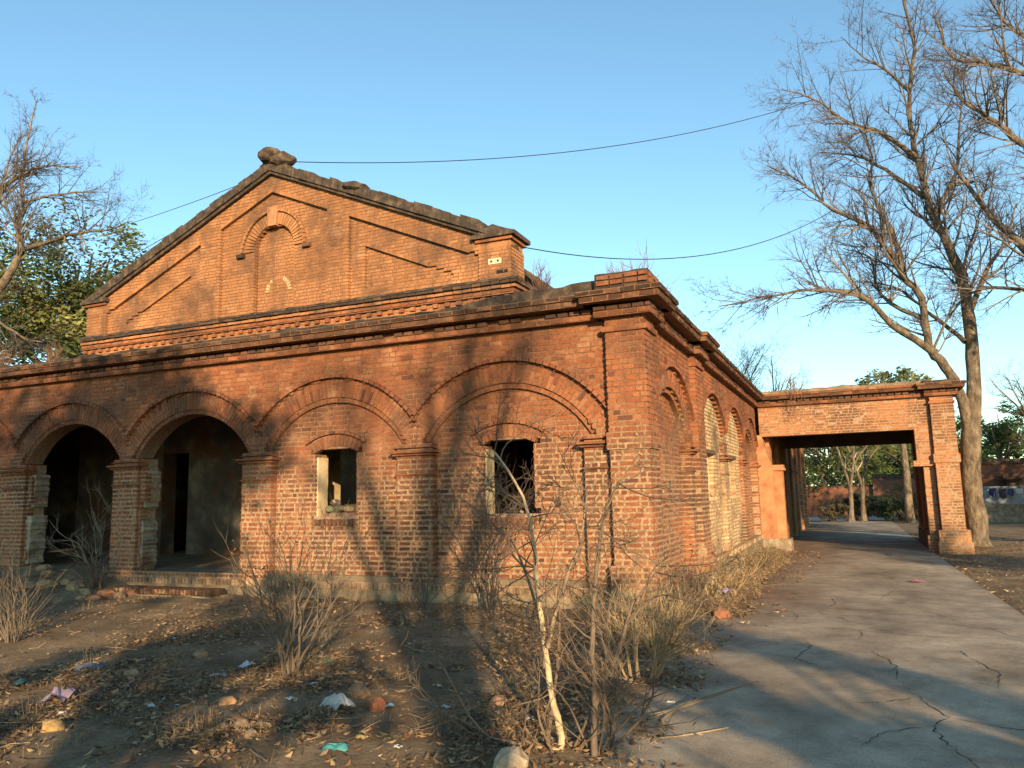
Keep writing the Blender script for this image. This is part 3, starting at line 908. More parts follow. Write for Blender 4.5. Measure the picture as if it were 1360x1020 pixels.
a = Acc()
p = [GF(cu + sx * w, z, n) for n in (-0.25, 0.03) for (sx, w, z) in ((-1, .12, 8.84), (1, .12, 8.84), (1, .17, 9.36), (-1, .17, 9.36))]
a.hexa(p, (0.42, 0.2, 0.1)); a.build('keystone', M['brick'], gable)
a = Acc(); ring(a, GF, cu + .05, 7.15, 0.30, 0.42, -0.28, -0.205, style='cream', split=False, wid=0.07); a.build('blocked_opening', M['brick'], gable)
# raking mouldings: small fillets below the coping and round the panels
def raking(name, off, th, n0, n1, u_a, u_b, mat, colr=None, step=0.22, amp=0.01, gap=0.006):
    a = Acc(); u = u_a
    while u < u_b - 0.02:
        b = min(u + step, u_b)
        if u < UC < b: b = UC
        s = 1 if u >= UC else -1
        c = brick_colour(GF(u, 8), colr) if colr else (1, 1, 1)
        e = rnd(-amp, amp)
        p = [GF(uu, rake(uu) - off - dz + (e if dz == 0 else 0), n) for n in (n0, n1 + rnd(-amp, amp) * .6) for (uu, dz) in ((u + gap, th), (b - gap, th), (b - gap, 0), (u + gap, 0))]
        a.hexa(p, c); u = b
    return a.build(name, mat, gable)
def raking_bed(name, off, th, n0, n1, u_a, u_b, mat):
    a = Acc()
    for (p0, p1) in ((u_a, UC), (UC, u_b)):
        p = [GF(uu, rake(uu) - off - dz, n) for n in (n0, n1) for (uu, dz) in ((p0, th), (p1, th), (p1, 0), (p0, 0))]
        a.hexa(p)
    return a.build(name, mat, gable)
uL, uR = -16.55, -4.62
raking('rake_moulding', -0.015, 0.075, -0.1, 0.06, uL, uR, M['brick'], 'red')
raking('rake_fillet', 0.43, 0.10, -0.15, 0.022, -12.26, -8.83, M['brick'], 'gable')
raking('rake_fillet', 0.43, 0.10, -0.15, 0.022, -16.1, -12.97, M['brick'], 'gable')
raking('rake_fillet', 0.43, 0.10, -0.15, 0.022, -8.17, -4.9, M['brick'], 'gable')
raking('panel_fillet', 1.06, 0.09, -0.2, -0.068, -15.1, -13.36, M['brick'], 'gable')
raking('panel_fillet', 1.06, 0.09, -0.2, -0.068, -7.74, -6.0, M['brick'], 'gable')
raking('coping', -0.27, 0.25, -0.5, 0.17, uL - .3, uR + .2, M['weathered'], None, 0.24, 0.03, 0.007)
raking_bed('coping_bed', -0.20, 0.26, -0.45, 0.11, uL, uR, M['weathered'])
# end piers of the gable
for (a0, a1) in ((GL, -16.45), (-4.66, GR)):
    a = Acc(); zt = 7.44
    GF.box(a, a0 - .06, a1 + .06, zt, zt + .085, -0.75, 0.07, brick_colour(GF(a0, 7), 'red'), ch=.01)
    GF.box(a, a0 + .01, a1 - .01, 7.30, zt, -0.7, -0.004, brick_colour(GF(a0, 7), 'gable'))
    a.build('pier_band', M['brick'], gable)
    rough_box('pier_coping', GF, a0 - .13, a1 + .13, zt + .085, zt + .25, -0.85, 0.14, M['weathered'], gable, amp=0.02, top_amp=0.02, top=lambda u, a0=a0, a1=a1: zt + .19 + 0.2 * max(0, 1 - abs(u - (a0+a1)/2) / 0.5))
rock('apex_stone', (UC + .0, 3.95, GAP + 0.36), (0.36, 0.3, 0.24), M['weathered'], gable, sub=3)
rock('apex_stone', (UC + .34, 3.95, GAP + 0.26), (0.36, 0.27, 0.2), M['weathered'], gable)
rock('coping_stone', (-7.9, 3.9, rake(-7.9) + 0.26), (0.3, 0.2, 0.12), M['weathered'], gable)
# string course below the gable with dentils, returning along the hall side
def string(fr, u0, u1, end, par):
    a = Acc(); b = Acc()
    course(a, fr, u0, u1 + .11*end, 6.22, 6.31, -0.1, 0.11, style='red'); course(a, fr, u0, u1 + .16*end, 6.315, 6.40, -0.1, 0.16, style='gable')
    course(a, fr, u0, u1 + .2*end, 6.405, 6.49, -0.1, 0.20, style='dark')
    course(a, fr, u0, u1, 6.08, 6.19, -0.1, 0.075, w=0.15, gap=.02, style='red', skip=1)
    fr.box(b, u0, u1 + .08*end, 6.20, 6.49, -0.3, 0.085)
    a.build('string_course', M['brick'], par); b.build('string_bed', M['mortar'], par)
    rough_box('string_weathering', fr, u0, u1 + .2*end, 6.49, 6.56, -0.2, 0.20, M['weathered'], par, amp=0.02, top_amp=0.025)
string(GF, GL, GR, 1, gable)
GS = Fr((GR, 4.0, 0), (0, 1, 0), (1, 0, 0))
core = Acc()
elevation(gable, GS, 4.84, 7.30, lambda z: [(0.12, 0.75, 0.0, 'gable')] if z > 6.5 else [(0.12, 10.5, 0.0, 'gable')], core, thick=0.4)
core.build('wall_core', M['mortar'], gable)
string(GS, 0.12, 10.5, 0, gable)
a = Acc()
for s in (-1, 1):   # roof planes of the hall behind the gable
    p = [Vector((UC + s*dx, y, z)) for (dx, z) in ((0, 9.9), (6.65, 7.0)) for y in (4.4, 14.5)]
    a.quad(p[0], p[1], p[3], p[2]); q = [v - Vector((0, 0, 0.15)) for v in p]; a.quad(q[0], q[2], q[3], q[1]); a.quad(p[2], p[3], q[3], q[2])
a.build('hall_roof', M['weathered'], gable)
# pale plate with two holes and a missing brick on the right pier
a = Acc(); GF.box(a, -4.42, -4.10, 6.93, 7.06, -0.05, 0.012, (0.62, 0.5, 0.32), ch=.004); pt_ = a.build('patch_plate', M['cloth'], gable)
for u in (-4.34, -4.18):
    a = Acc(); GF.box(a, u - .025, u + .025, 6.97, 7.02, 0.0, 0.016, (0.01, 0.01, 0.01)); a.build('bolt_hole', M['cloth'], gable)
a = Acc(); GF.box(a, -4.22, -3.95, 6.70, 6.775, -0.1, 0.007, (0.012, 0.01, 0.008)); a.build('slot', M['cloth'], gable)

# ---------------------------------------------------------------- porch over the drive
PF = Fr((0, 15.0, 0), (1, 0, 0), (0, -1, 0))
def porch_front(z):
    out = []
    e = 0.10 if z < 0.55 else 0.0
    if z < 0.18: e = 0.14
    if 2.50 < z < 2.72: e = 0.04
    out.append((4.93 - e, 5.56 + e, 0.14 + e, 'porch', 0.55))
    if z > 3.55: out.append((0.0, 4.93, 0.0, 'porch', 0.45))
    elif z > 2.60: out.append((4.46, 4.93, 0.0, 'porch', 0.45))
    elif 2.44 < z: out.append((4.36, 4.93, 0.03, 'porch', 0.45))
    else: out.append((4.62 - (0.06 if z < .35 else 0), 4.93, -0.10, 'porch', 0.45))
    return out
core = Acc()
elevation(porch, PF, -0.14, 4.47, porch_front, core, recess=0.003)
PF.box(core, 0.0, 5.5, 4.471, 4.84, -0.45, -0.01)
core.build('wall_core', M['mortar_pale'], porch)
cornice(PF, 0.02, 4.86, 0.0, porch, dark=False)
PFP = Fr((5.56, 14.86, 0), (1, 0, 0), (0, -1, 0)); PSP = Fr((5.56, 14.86, 0), (0, 1, 0), (1, 0, 0))
pier_cornice(None, -0.63, 0.0, 0.63, porch, PFP, PSP)
a = Acc(); PFP.box(a, -0.67, 0.04, 4.24, 4.32, -0.6, 0.045, (0.36, 0.14, 0.06), ch=.01); a.build('pier_band', M['brick'], porch)
rough_box('parapet', PF, 0.0, 5.05, 4.84, 4.97, -0.45, 0.14, M['plinth'], porch, amp=0.04, top_amp=0.06)
rough_box('pier_top', PFP, -0.75, 0.12, 4.845, 4.94, -0.8, 0.16, M['weathered'], porch, amp=0.03, top_amp=0.03)
# outer side (towards the trees), inner piers, roof and rear beam
PS = Fr((5.46, 15.5, 0), (0, 1, 0), (1, 0, 0)); PI_ = Fr((4.70, 15.5, 0), (0, 1, 0), (-1, 0, 0))
core = Acc()
def porch_side(z):
    o = [(1.9, 2.6, 0, 'porch', 0.6), (4.3, 5.0, 0, 'porch', 0.6), (6.6, 7.3, 0, 'porch', 0.6)]
    return [(0.0, 7.3, 0, 'porch', 0.35)]  # openings between the piers closed by an added wall that blocks the sun
elevation(porch, PS, -0.2, 4.47, porch_side, core)
core.build('wall_core', M['mortar_pale'], porch)
core = Acc()
def porch_in(z):
    if z > 3.2: return [(-7.25, -0.05, 0, 'porch', 0.27)]
    if z < 0.35: return [(-7.25, -0.05, 0.04, 'dark', 0.27)]  # plinth bricks near black: the shade on them is put into the colour
    return [(-2.6, -1.9, 0.0, 'porch', 0.27), (-5.0, -4.3, 0, 'porch', 0.27), (-7.25, -6.6, 0, 'porch', 0.27)]
PI_ = Fr((4.84, 15.5, 0), (0, -1, 0), (-1, 0, 0))
elevation(porch, PI_, -0.2, 4.47, porch_in, core, nb=0.24)
core.build('wall_core', M['mortar_pale'], porch)
a = Acc(); bx(a, -0.1, 5.4, 15.42, 22.8, 4.5, 4.80); a.build('roof_slab', M['soffit'], porch)
a = Acc(); bx(a, 0.0, 4.85, 22.35, 22.8, 3.47, 4.5); a.build('rear_beam', M['soffit'], porch)
for y in (17.2, 19.0, 20.8):
    a = Acc(); bx(a, 0.0, 4.78, y, y + .3, 3.9, 4.5); a.build('roof_beam', M['soffit'], porch)
# wall-side pier with its sloping shoulder
a = Acc()
p = [Vector((x, y, z)) for (z, w) in ((-0.3, .36), (2.5, .34), (3.0, 0.18), (3.56, .06)) for (x, y) in ((-0.2, 14.93), (w, 14.93), (w, 15.45), (-0.2, 15.45))]
for k in range(3): a.hexa(p[4*k:4*k+8])
a.build('shoulder_pier', M['redwash'], porch)
a = Acc(); bx(a, 0.34, 0.62, 15.12, 15.55, -0.3, 2.42); a.build('wall_pier', M['redwash'], porch)
a = Acc(); bx(a, 0.30, 0.69, 15.05, 15.6, 2.42, 2.5); bx(a, 0.32, 0.66, 15.08, 15.58, 2.501, 2.6); a.build('capital', M['redwash'], porch)
a = Acc(); bx(a, -0.2, 0.75, 14.9, 15.7, -0.3, 0.28); a.build('plinth', M['plaster'], porch)
# rear wing of the building beyond the porch
wing = part('rear_wing', (-3, 30, 0))
RW = Fr((0.10, 0, 0), (0, 1, 0), (1, 0, 0))
core = Acc()
def wing_segs(z):
    out = []
    for k in range(7):
        u = 15.6 + k * 3.2
        out.append((u, u + 0.75, 0.12 + (0.05 if 2.5 < z < 2.65 else 0), 'porch'))
        if z > 2.9 or z < 0.3 or k % 3 == 1: out.append((u + .75, u + 3.2, 0.0, 'porch'))
        else: out += [(u + .75, u + 1.25, 0.0, 'porch'), (u + 2.7, u + 3.2, 0, 'porch')]
    return out
elevation(wing, RW, -0.35, 4.5, wing_segs, core)
core.build('wall_core', M['mortar'], wing)
a = Acc(); bx(a, -6.0, 0.3, 15.6, 38.0, 4.5, 4.9); a.build('roof_slab', M['soffit'], wing)
a = Acc(); bx(a, -6.0, -5.6, 15.0, 38.0, -0.4, 4.5); bx(a, -5.6, 0.05, 37.6, 38.0, -0.4, 4.5); a.build('back_wall', M['plaster'], wing)

# ---------------------------------------------------------------- bricks: the 300 largest singly, the rest as one mass
BRICKS.sort(key=lambda b: -b[0])
for (s, pt, v, c) in BRICKS[:300]:
    a = Acc(); a.hexa(v, c)
    ctr = sum(v, Vector((0, 0, 0))) / 8
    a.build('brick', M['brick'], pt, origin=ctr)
rest = Acc()
for (s, pt, v, c) in BRICKS[300:]: rest.hexa(v, c)
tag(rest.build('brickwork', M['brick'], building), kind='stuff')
print('bricks', len(BRICKS))

# rubble on the window ledge (loose, so things of their own)
for i, (u, z, s) in enumerate(((-.30, 1.53, .10), (-.12, 1.54, .12), (.08, 1.535, .11), (.24, 1.53, .09), (-.2, 1.65, .1), (-.02, 1.66, .11), (.16, 1.645, .1), (.33, 1.525, .07), (-.08, 1.76, .08))):
    o = rock('stone', (ARC[1] + u, 0.42 + rnd(-.04, .04), z), (s, 0.09, 0.062), M['stone'], c=(rnd(.7, 1.1), rnd(.65, .95), rnd(.6, .85)), sub=2)
    tag(o, 'broken grey stone piled on the sill of the rubble-filled window', 'stone', 'stones piled on the window sill')
# ================================================================== entrance steps
a = Acc(); bx(a, -10.45, -7.9, -0.42, 0.1, -0.1, 0.16); st = a.build('entrance_step', M['plinth'])
tag(st, 'worn low step of lime and brick below the open arch', 'step')
a = Acc(); SF = Fr((0, -0.42, 0), (1, 0, 0), (0, -1, 0))
course(a, SF, -10.45, -7.9, 0.165, 0.275, -0.36, 0.0, w=0.09, gap=.02, style='mixed', miss=0.0); a.build('step_edge', M['brick'], st)

# ================================================================== vegetation
V = Vector
def rdir(): 
    v = V((R.gauss(0, 1), R.gauss(0, 1), R.gauss(0, 1))); return v.normalized()
def curve(pts, k=4, wob=0.0):
    """Catmull-Rom through points"""
    out = []; n = len(pts)
    for i in range(n - 1):
        p0, p1, p2, p3 = pts[max(i-1, 0)], pts[i], pts[i+1], pts[min(i+2, n-1)]
        for j in range(k):
            t = j / k
            q = 0.5 * ((2*p1) + (p2-p0)*t + (2*p0-5*p1+4*p2-p3)*t*t + (3*p1-p0-3*p2+p3)*t*t*t)
            out.append(q + rdir() * wob if (i or j) else q)
    out.append(pts[-1]); return out
def twigs(acc, p, d, L, r, lvl, cols, up=0.05, wig=0.28, kids=(5, 7), ratio=(0.4, 0.68), spread=(0.5, 1.0), seg=0.3, tips=None, rmin=0.0048):
    n = max(3, int(L / seg)); s = L / n; pts = [p.copy()]; dirs = [d]
    for i in range(n):
        d = (d + rdir() * wig * R.random() + V((0, 0, up))).normalized(); p = p + d * s; pts.append(p); dirs.append(d)
    acc.tube(pts, [r * (1 - 0.72 * i / n) for i in range(n + 1)], 5 if r > 0.045 else 3, cols[0] if r > 0.03 else cols[1])
    if tips is not None and lvl <= 1: tips.append((pts[-1], d)); tips.append((pts[len(pts)//2], d))
    if lvl <= 0: return
    for k in range(R.randint(*kids)):
        t = rnd(0.18, 1.0); i = min(n, int(t * n + .5)); q = rdir(); q = (q - dirs[i] * q.dot(dirs[i])).normalized()
        a = rnd(*spread); nd = (dirs[i] * math.cos(a) + q * math.sin(a)).normalized()
        twigs(acc, pts[i], nd, L * rnd(*ratio) * (1 - 0.35 * t), max(r * (1 - .6*t) * 0.6, rmin), lvl - 1, cols, up, wig, kids, ratio, spread, seg * .8, tips, rmin)

def bare_tree(name, label, limbs, base, bark, cols, dens=14, blen=(1.2, 3.2), lvl=2, kids=(5, 7), start=0.25, up=0.05):
    root = empty(name, base); tag(root, label, 'tree')
    tr = Acc(); cr = Acc()
    first = True
    for (pts, r0, r1) in limbs:
        P = curve([V(p) for p in pts], 4, 0.03); n = len(P)
        rad = [r0 + (r1 - r0) * (i / (n-1)) ** 0.8 for i in range(n)]
        rad = [q * (1 + 0.16 * nz(i * .9, r0 * 9)) for i, q in enumerate(rad)]
        if first: rad[0] *= 1.5; rad[1] *= 1.2
        tr.tube(P, rad, 10 if r0 > .12 else 7)
        if first: first = False; continue
        tot = sum((P[i+1] - P[i]).length for i in range(n - 1))
        for k in range(int(dens * tot / 5)):
            t = rnd(start, 1.0); i = min(n - 2, int(t * (n - 1))); d0 = (P[i+1] - P[i]).normalized()
            q = rdir(); q = (q - d0 * q.dot(d0)).normalized(); a = rnd(0.4, 1.0)
            L = rnd(*blen) * (1.1 - 0.5 * t)
            twigs(cr, P[i], (d0 * math.cos(a) + q * math.sin(a)).normalized(), L, min(rad[i] * 0.55, 0.012 + 0.016 * L), lvl, cols, up=up, kids=kids)
    tr.build('trunk', bark, root, True); cr.build('crown', M['twig'], root)
    return root
PALE = ((0.15, 0.125, 0.1), (0.07, 0.057, 0.052))
BROWN = ((0.10, 0.07, 0.052), (0.085, 0.062, 0.05))

def leafy(acc, c, rx, ry, rz, n, size, cols, clump=26, flat=0.5):
    """leaf blades gathered in clumps through the crown's volume"""
    per = max(1, n // clump); 
    for k in range(clump):
        d = rdir(); rr = R.random() ** 0.45
        cc = V((c[0] + d.x * rx * rr, c[1] + d.y * ry * rr, c[2] + d.z * rz * rr)); cr = rnd(.16, .34) * (rx + ry + rz) / 3
        tone = rnd(0.6, 1.25); bc = R.choice(cols)
        for i in range(per):
            e = rdir() * (R.random() ** 0.5) * cr; p = cc + V((e.x, e.y, e.z * .75))
            a = rdir() * size * rnd(.6, 1.3); b = rdir() * size * rnd(.35, .6); a.z *= flat
            t = tone * rnd(.75, 1.25); acc.quad(p - a, p - b, p + a, p + b, (bc[0]*t, bc[1]*t, bc[2]*t))
GREEN = ((0.09, 0.13, 0.035), (0.115, 0.15, 0.045), (0.07, 0.11, 0.035))
OLIVE = ((0.15, 0.16, 0.05), (0.19, 0.19, 0.065), (0.12, 0.135, 0.045))
DARKG = ((0.03, 0.05, 0.022), (0.04, 0.065, 0.028))
def leafy_tree(name, label, base, h, r, cols, n=5000, size=0.12, crown=None, clump=40, trunk_r=0.2, bark=None, group=None, rz=None, limbs=5):
    root = empty(name, base); tag(root, label, 'tree', group)
    b = V(base); tr = Acc(); le = Acc(); rz = rz or r * .75
    cc = V((b.x, b.y, b.z + h - rz)) if crown is None else V(crown)
    mid = V((b.x + rnd(-.3, .3), b.y + rnd(-.3, .3), b.z + (cc.z - b.z) * .5))
    tr.tube(curve([b, mid, cc], 4, .04), [trunk_r * (1.3 - .7 * i / 8) for i in range(9)], 8)
    for k in range(limbs * 2):
        d = rdir(); d.z = abs(d.z) * .8; e = cc + V((d.x * r, d.y * r, d.z * rz)) * .85; s0 = mid.lerp(cc, rnd(.2, 1))
        m_ = s0.lerp(e, .5) + rdir() * .25
        tr.tube(curve([s0, m_, e], 3), [trunk_r * .5 * (1 - .8 * i / 6) for i in range(7)], 5)
    leafy(le, cc, r, r, rz, n, size, cols, clump)
    tr.build('trunk', bark or M['bark_pale'], root, True); le.build('crown', M['leaf'], root)
    return root

# --- the tall bare tree beside the porch
bare_tree('bare_tree', 'tall leafless pale-barked tree forking in two beside the porch pier', [
 ([(6.28,18.5,-.3),(6.26,18.5,.8),(6.24,18.5,2.19),(6.42,18.5,3.7)], .33, .30),
 ([(6.42,18.5,3.6),(6.65,18.65,5.55),(6.72,18.8,7.49),(6.61,18.95,8.84),(6.36,19.1,10.24),(5.95,19.25,11.58),(5.76,19.4,13.2),(5.66,19.55,14.12),(5.67,19.7,16.23),(6.02,19.85,18.12),(5.82,20,20.5)], .25, .04),
 ([(6.36,18.5,3.3),(6.1,18.25,5.04),(5.67,18,5.93),(5.33,17.75,6.41),(5.23,17.5,8.01),(4.74,17.25,8.77),(4.25,17,9.82),(3.75,16.75,10.58),(2.76,16.5,11.2),(1.77,16.25,12.34),(.75,16,12.99)], .21, .02),
 ([(5.5,17.85,6.2),(4.25,17,7.15),(3.32,16.2,8.08),(2.11,15.4,8.22),(.79,14.6,8.03),(-.84,13.8,7.68)], .14, .015),
 ([(5.67,19.4,13.7),(4.58,18.9,14.66),(3.5,18.4,15.08),(2.45,17.9,15.97),(1.36,17.4,16.4)], .11, .015),
 ([(5.78,19.3,12.1),(4.65,19.87,13.6),(3.71,20.53,14.57),(2.4,21.2,15.27)], .10, .015),
 ([(5.69,19.7,16.43),(4.93,19.37,17.26),(4.23,19.03,17.84),(3.51,18.7,18.61)], .07, .012),
 ([(4.74,17.3,8.9),(4.65,17.75,10.11),(4.02,18,12.29),(4.17,18.25,13.46),(3.83,18.5,14.82)], .11, .015),
 ([(5.27,17.6,7.3),(4.08,18.67,8.56),(3.87,19.33,10.12),(3,20,10.82)], .09, .015),
 ([(6.72,18.85,7.6),(7.51,19.67,9.22),(8.28,20.33,10.4),(8.88,21,11.92)], .12, .02),
 ([(6.0,19.3,11.4),(6.9,19.9,13.0),(7.3,20.3,15.0),(7.6,20.6,17.2)], .10, .015),
 ([(6.5,18.6,6.6),(5.6,19.8,8.0),(4.6,20.8,9.3),(3.2,21.6,9.9)], .09, .012),
 ], (6.28, 18.5, -0.2), M['bark_pale'], PALE, dens=19, blen=(1.1, 3.2), kids=(5, 8))
# --- its neighbour, whose trunk stands farther right
bare_tree('bare_tree', 'spreading leafless tree reaching in over the lane beyond the forked tree', [
 ([(11.2,16.5,-.4),(10.9,16.4,3),(10.0,16.1,6.0)], .42, .33),
 ([(10.0,16.1,5.9),(9.27,16,6.65),(8.08,16.5,9.09),(7.49,17,10.17),(6.87,17.5,11.72),(6.55,18,12.77)], .22, .03),
 ([(10.0,16.1,5.9),(10.3,16,8.6),(10.06,16,10.68),(8.2,15.5,12.02),(7.45,15,12.66),(6.67,14.5,13.21),(6.11,14,14.04)], .22, .02),
 ([(10.2,16,9.5),(10.49,16,12.97),(8.53,16,14.47),(7.43,16,15.13),(6.63,16,15.6),(6.25,16,17.24)], .16, .02),
 ([(10.45,16,12.6),(10.02,16,13.81),(8.76,16.5,15.93),(8.26,17,17.13),(7.92,17.5,18.9)], .12, .02),
 ([(9.6,16,6.4),(7.98,16.67,7.77),(6.66,17.33,8.02),(5.89,18,7.19)], .10, .015),
 ([(10.2,16.2,8.0),(9.2,15.2,9.6),(8.6,14.6,10.6),(7.8,14.3,11.4)], .10, .015),
 ], (11.2, 16.5, -0.3), M['bark_pale'], PALE, dens=17, blen=(1.0, 2.8), kids=(5, 7))
# --- left of the building
bare_tree('bare_tree', 'leafless grey tree rising beyond the left end of the brick front', [
 ([(-36,9.6,-.4),(-35.4,9.8,5),(-33.42,10,9.6)], .42, .3),
 ([(-33.5,10,9.4),(-30.73,10.12,11.25),(-29.99,10.25,12.36),(-29.9,10.38,12.99),(-30.44,10.5,14.08),(-30.38,10.62,15.23),(-30.71,10.75,16.68),(-30.64,10.88,18.89),(-30.4,11,20.4)], .22, .02),
 ([(-29.95,10.35,12.9),(-27.56,10.05,12.88),(-25.46,9.8,12.83),(-23.63,9.55,12.55),(-21.9,9.3,12.57)], .12, .012),
 ([(-34,10,8.9),(-33.15,10.3,12.06),(-31.79,10.5,15.83),(-30.73,10.7,16.63),(-29.43,10.9,16.89),(-27.71,11.3,16.64)], .18, .015),
 ([(-30.38,10.6,15.2),(-29,10.93,15.44),(-27.43,11.27,15.45),(-26.2,11.6,15.37)], .08, .012),
 ([(-34,9.9,8.5),(-32.74,9.5,10.78),(-29.59,9.5,9.46),(-27.86,9.5,8.58),(-26.89,9.5,8.39)], .12, .02),
 ([(-31.8,10.5,15.8),(-32.2,11,17.6),(-31.9,11.4,19.2)], .08, .015),
 ], (-36, 9.6, -0.4), M['bark_pale'], PALE, dens=16, blen=(1.0, 2.8), kids=(5, 7))
ev = leafy_tree('evergreen_tree', 'dense olive-green tree behind the left end of the building', (-36, 17, -.4), 17.6, 6.8, OLIVE + GREEN, n=26000, size=0.17, clump=130, trunk_r=.45, rz=5.2, limbs=9)
leafy_tree('evergreen_tree', 'lower olive tree peeping past the left foot of the gable', (-29.2, 17, -.4), 14.0, 4.6, OLIVE, n=12000, size=0.16, clump=45, trunk_r=.35, rz=4.0, limbs=8)
leafy_tree('evergreen_tree', 'dark bushy tree filling in below the leafless grey tree', (-38, 13, -.4), 11.0, 5.0, DARKG + OLIVE, n=8000, size=0.16, clump=50, trunk_r=.35, rz=4.2, limbs=8)
# --- behind the side parapet
def simple_bare(name, label, base, h, spread, seed_cols, r=.16, dens=10):
    b = V(base); limbs = [([b, b + V((0, 0, h*.3))], r, r*.8)]
    for k in range(7):
        an = k * 2.4 + rnd(-.4, .4); s = b + V((0, 0, h * rnd(.22, .4))); e = b + V((math.cos(an) * spread * rnd(.6, 1), math.sin(an) * spread * rnd(.6, 1), h * rnd(.75, 1)))
        limbs.append(([s, s.lerp(e, .45) + V((0, 0, h * .06)) + rdir() * .2, e], r * .55, .012))
    return bare_tree(name, label, limbs, base, M['bark_pale'], seed_cols, dens=dens, blen=(h*.12, h*.3), kids=(4, 6), up=.06)
RUST = ((0.2, 0.12, 0.075), (0.17, 0.1, 0.065))
simple_bare('bare_tree', 'brown leafless thicket tree showing over the side parapet', (-3.6, 31, -.3), 10.6, 2.6, RUST, dens=14)
simple_bare('bare_tree', 'thin leafless tree behind the side parapet next to the porch roof', (-1.1, 31, -.3), 9.4, 2.3, BROWN, dens=13)
simple_bare('bare_tree', 'low rust-brown leafless scrub tree peeping over the side parapet', (-6.2, 30, -.3), 10.4, 2.4, RUST, dens=13)
# --- beyond the porch
leafy_tree('leafy_tree', 'round-topped olive green tree rising over the porch roof', (5.6, 41, -.3), 9.5, 2.6, OLIVE, n=6000, size=.13, clump=45, rz=1.9)
leafy_tree('leafy_tree', 'bright green leafy tree over the far wall beside the forked tree', (11.2, 47, -.3), 7.4, 2.7, ((0.13, 0.19, 0.045), (0.1, 0.15, 0.04)), n=7000, size=.13, clump=45, rz=2.4)
simple_bare('bare_tree', 'dark crooked leafless tree standing before the far wall', (11.9, 36, -.3), 8.6, 2.4, BROWN, r=.2, dens=11)
for i, (x, y, lab) in enumerate(((2.35, 42.5, 'slim white-trunked tree seen through the porch, the left of a pair'), (3.05, 44.0, 'white-trunked tree with a low fork seen through the porch'))):
    b = V((x, y, -.35)); 
    lim = [([b, b + V((.1, 0, 2.2))], .16, .13), ([b + V((.1, 0, 2.1)), b + V((-.5, .2, 4.6)), b + V((-1.4, .3, 7))], .11, .03), ([b + V((.1, 0, 2.1)), b + V((.45, 0, 4.5)), b + V((.6, .3, 8))], .11, .03), ([b + V((.3, 0, 3.5)), b + V((1.4, .2, 5)), b + V((2.6, .3, 6.2))], .08, .02)]
    bare_tree('white_trunk_tree', lab, lim, b, M['bark_pale'], ((.5, .45, .36), (.3, .25, .18)), dens=6, blen=(.6, 1.6), lvl=1)
leafy_tree('leafy_tree', 'tall green tree filling the left of the view through the porch', (0.6, 58, -.3), 9.5, 4.4, GREEN + OLIVE, n=9000, size=.16, clump=60, rz=4.4)
leafy_tree('leafy_tree', 'yellowish green tree behind the pair of white trunks', (3.6, 66, -.3), 9.0, 3.6, ((.15, .16, .05), (.11, .13, .04)), n=6000, size=.16, clump=40, rz=3.6)
leafy_tree('leafy_tree', 'dark green tree behind the far brick wall seen through the porch', (7.6, 66, -.3), 7.4, 3.4, DARKG + GREEN, n=6000, size=.16, clump=40, rz=3.0)
for (x, y, h, r, lab) in ((-6, 78, 9, 6, 'far green tree beyond the rear wing'), (4, 84, 10, 6, 'far green tree closing the view through the porch'), (13, 80, 9, 6, 'far green tree behind the dark brick wall'), (23, 76, 9, 6, 'far green tree at the end of the dark brick wall')):
    leafy_tree('leafy_tree', lab, (x, y, -.4), h, r, GREEN + DARKG, n=9000, size=.26, clump=70, rz=h * .46)
def shrub_mass(name, label, c, r, n, size, cols, clump=40, group=None):
    root = empty(name, (c[0], c[1], base_z(c[1]))); tag(root, label, 'shrub', group); le = Acc(); st = Acc()
    leafy(le, c, r[0], r[1], r[2], n, size, cols, clump)
    for k in range(9):
        st.tube([V((c[0] + rnd(-.3, .3) * r[0], c[1] + rnd(-.2, .2), base_z(c[1]) - .05)), V((c[0] + rnd(-.8, .8) * r[0], c[1] + rnd(-.5, .5), c[2] + r[2] * .5))], [.04, .01], 4, BROWN[0])
    st.build('stem', M['twig'], root); le.build('foliage', M['leaf'], root); return root
shrub_mass('shrub', 'large dark green shrub before the far brick wall', (5.2, 44.2, 0.7), (1.7, 1.2, 1.25), 6000, .085, DARKG, 45)
shrub_mass('shrub', 'dusty grey-green shrub at the foot of the white trunks', (3.0, 45.8, 0.55), (1.4, 1.0, 0.9), 4000, .085, ((.07, .085, .05), (.05, .06, .035)), 35)
shrub_mass('shrub', 'dull brown-green scrub beside the corner of the rear wing', (1.2, 44.0, 0.35), (1.2, 1.0, .75), 3000, .08, ((.1, .09, .05), (.12, .1, .055)), 30)
shrub_mass('shrub', 'dark low shrub against the blue and white far wall', (12.3, 37.2, 0.45), (.8, .7, .8), 2500, .08, DARKG, 25)
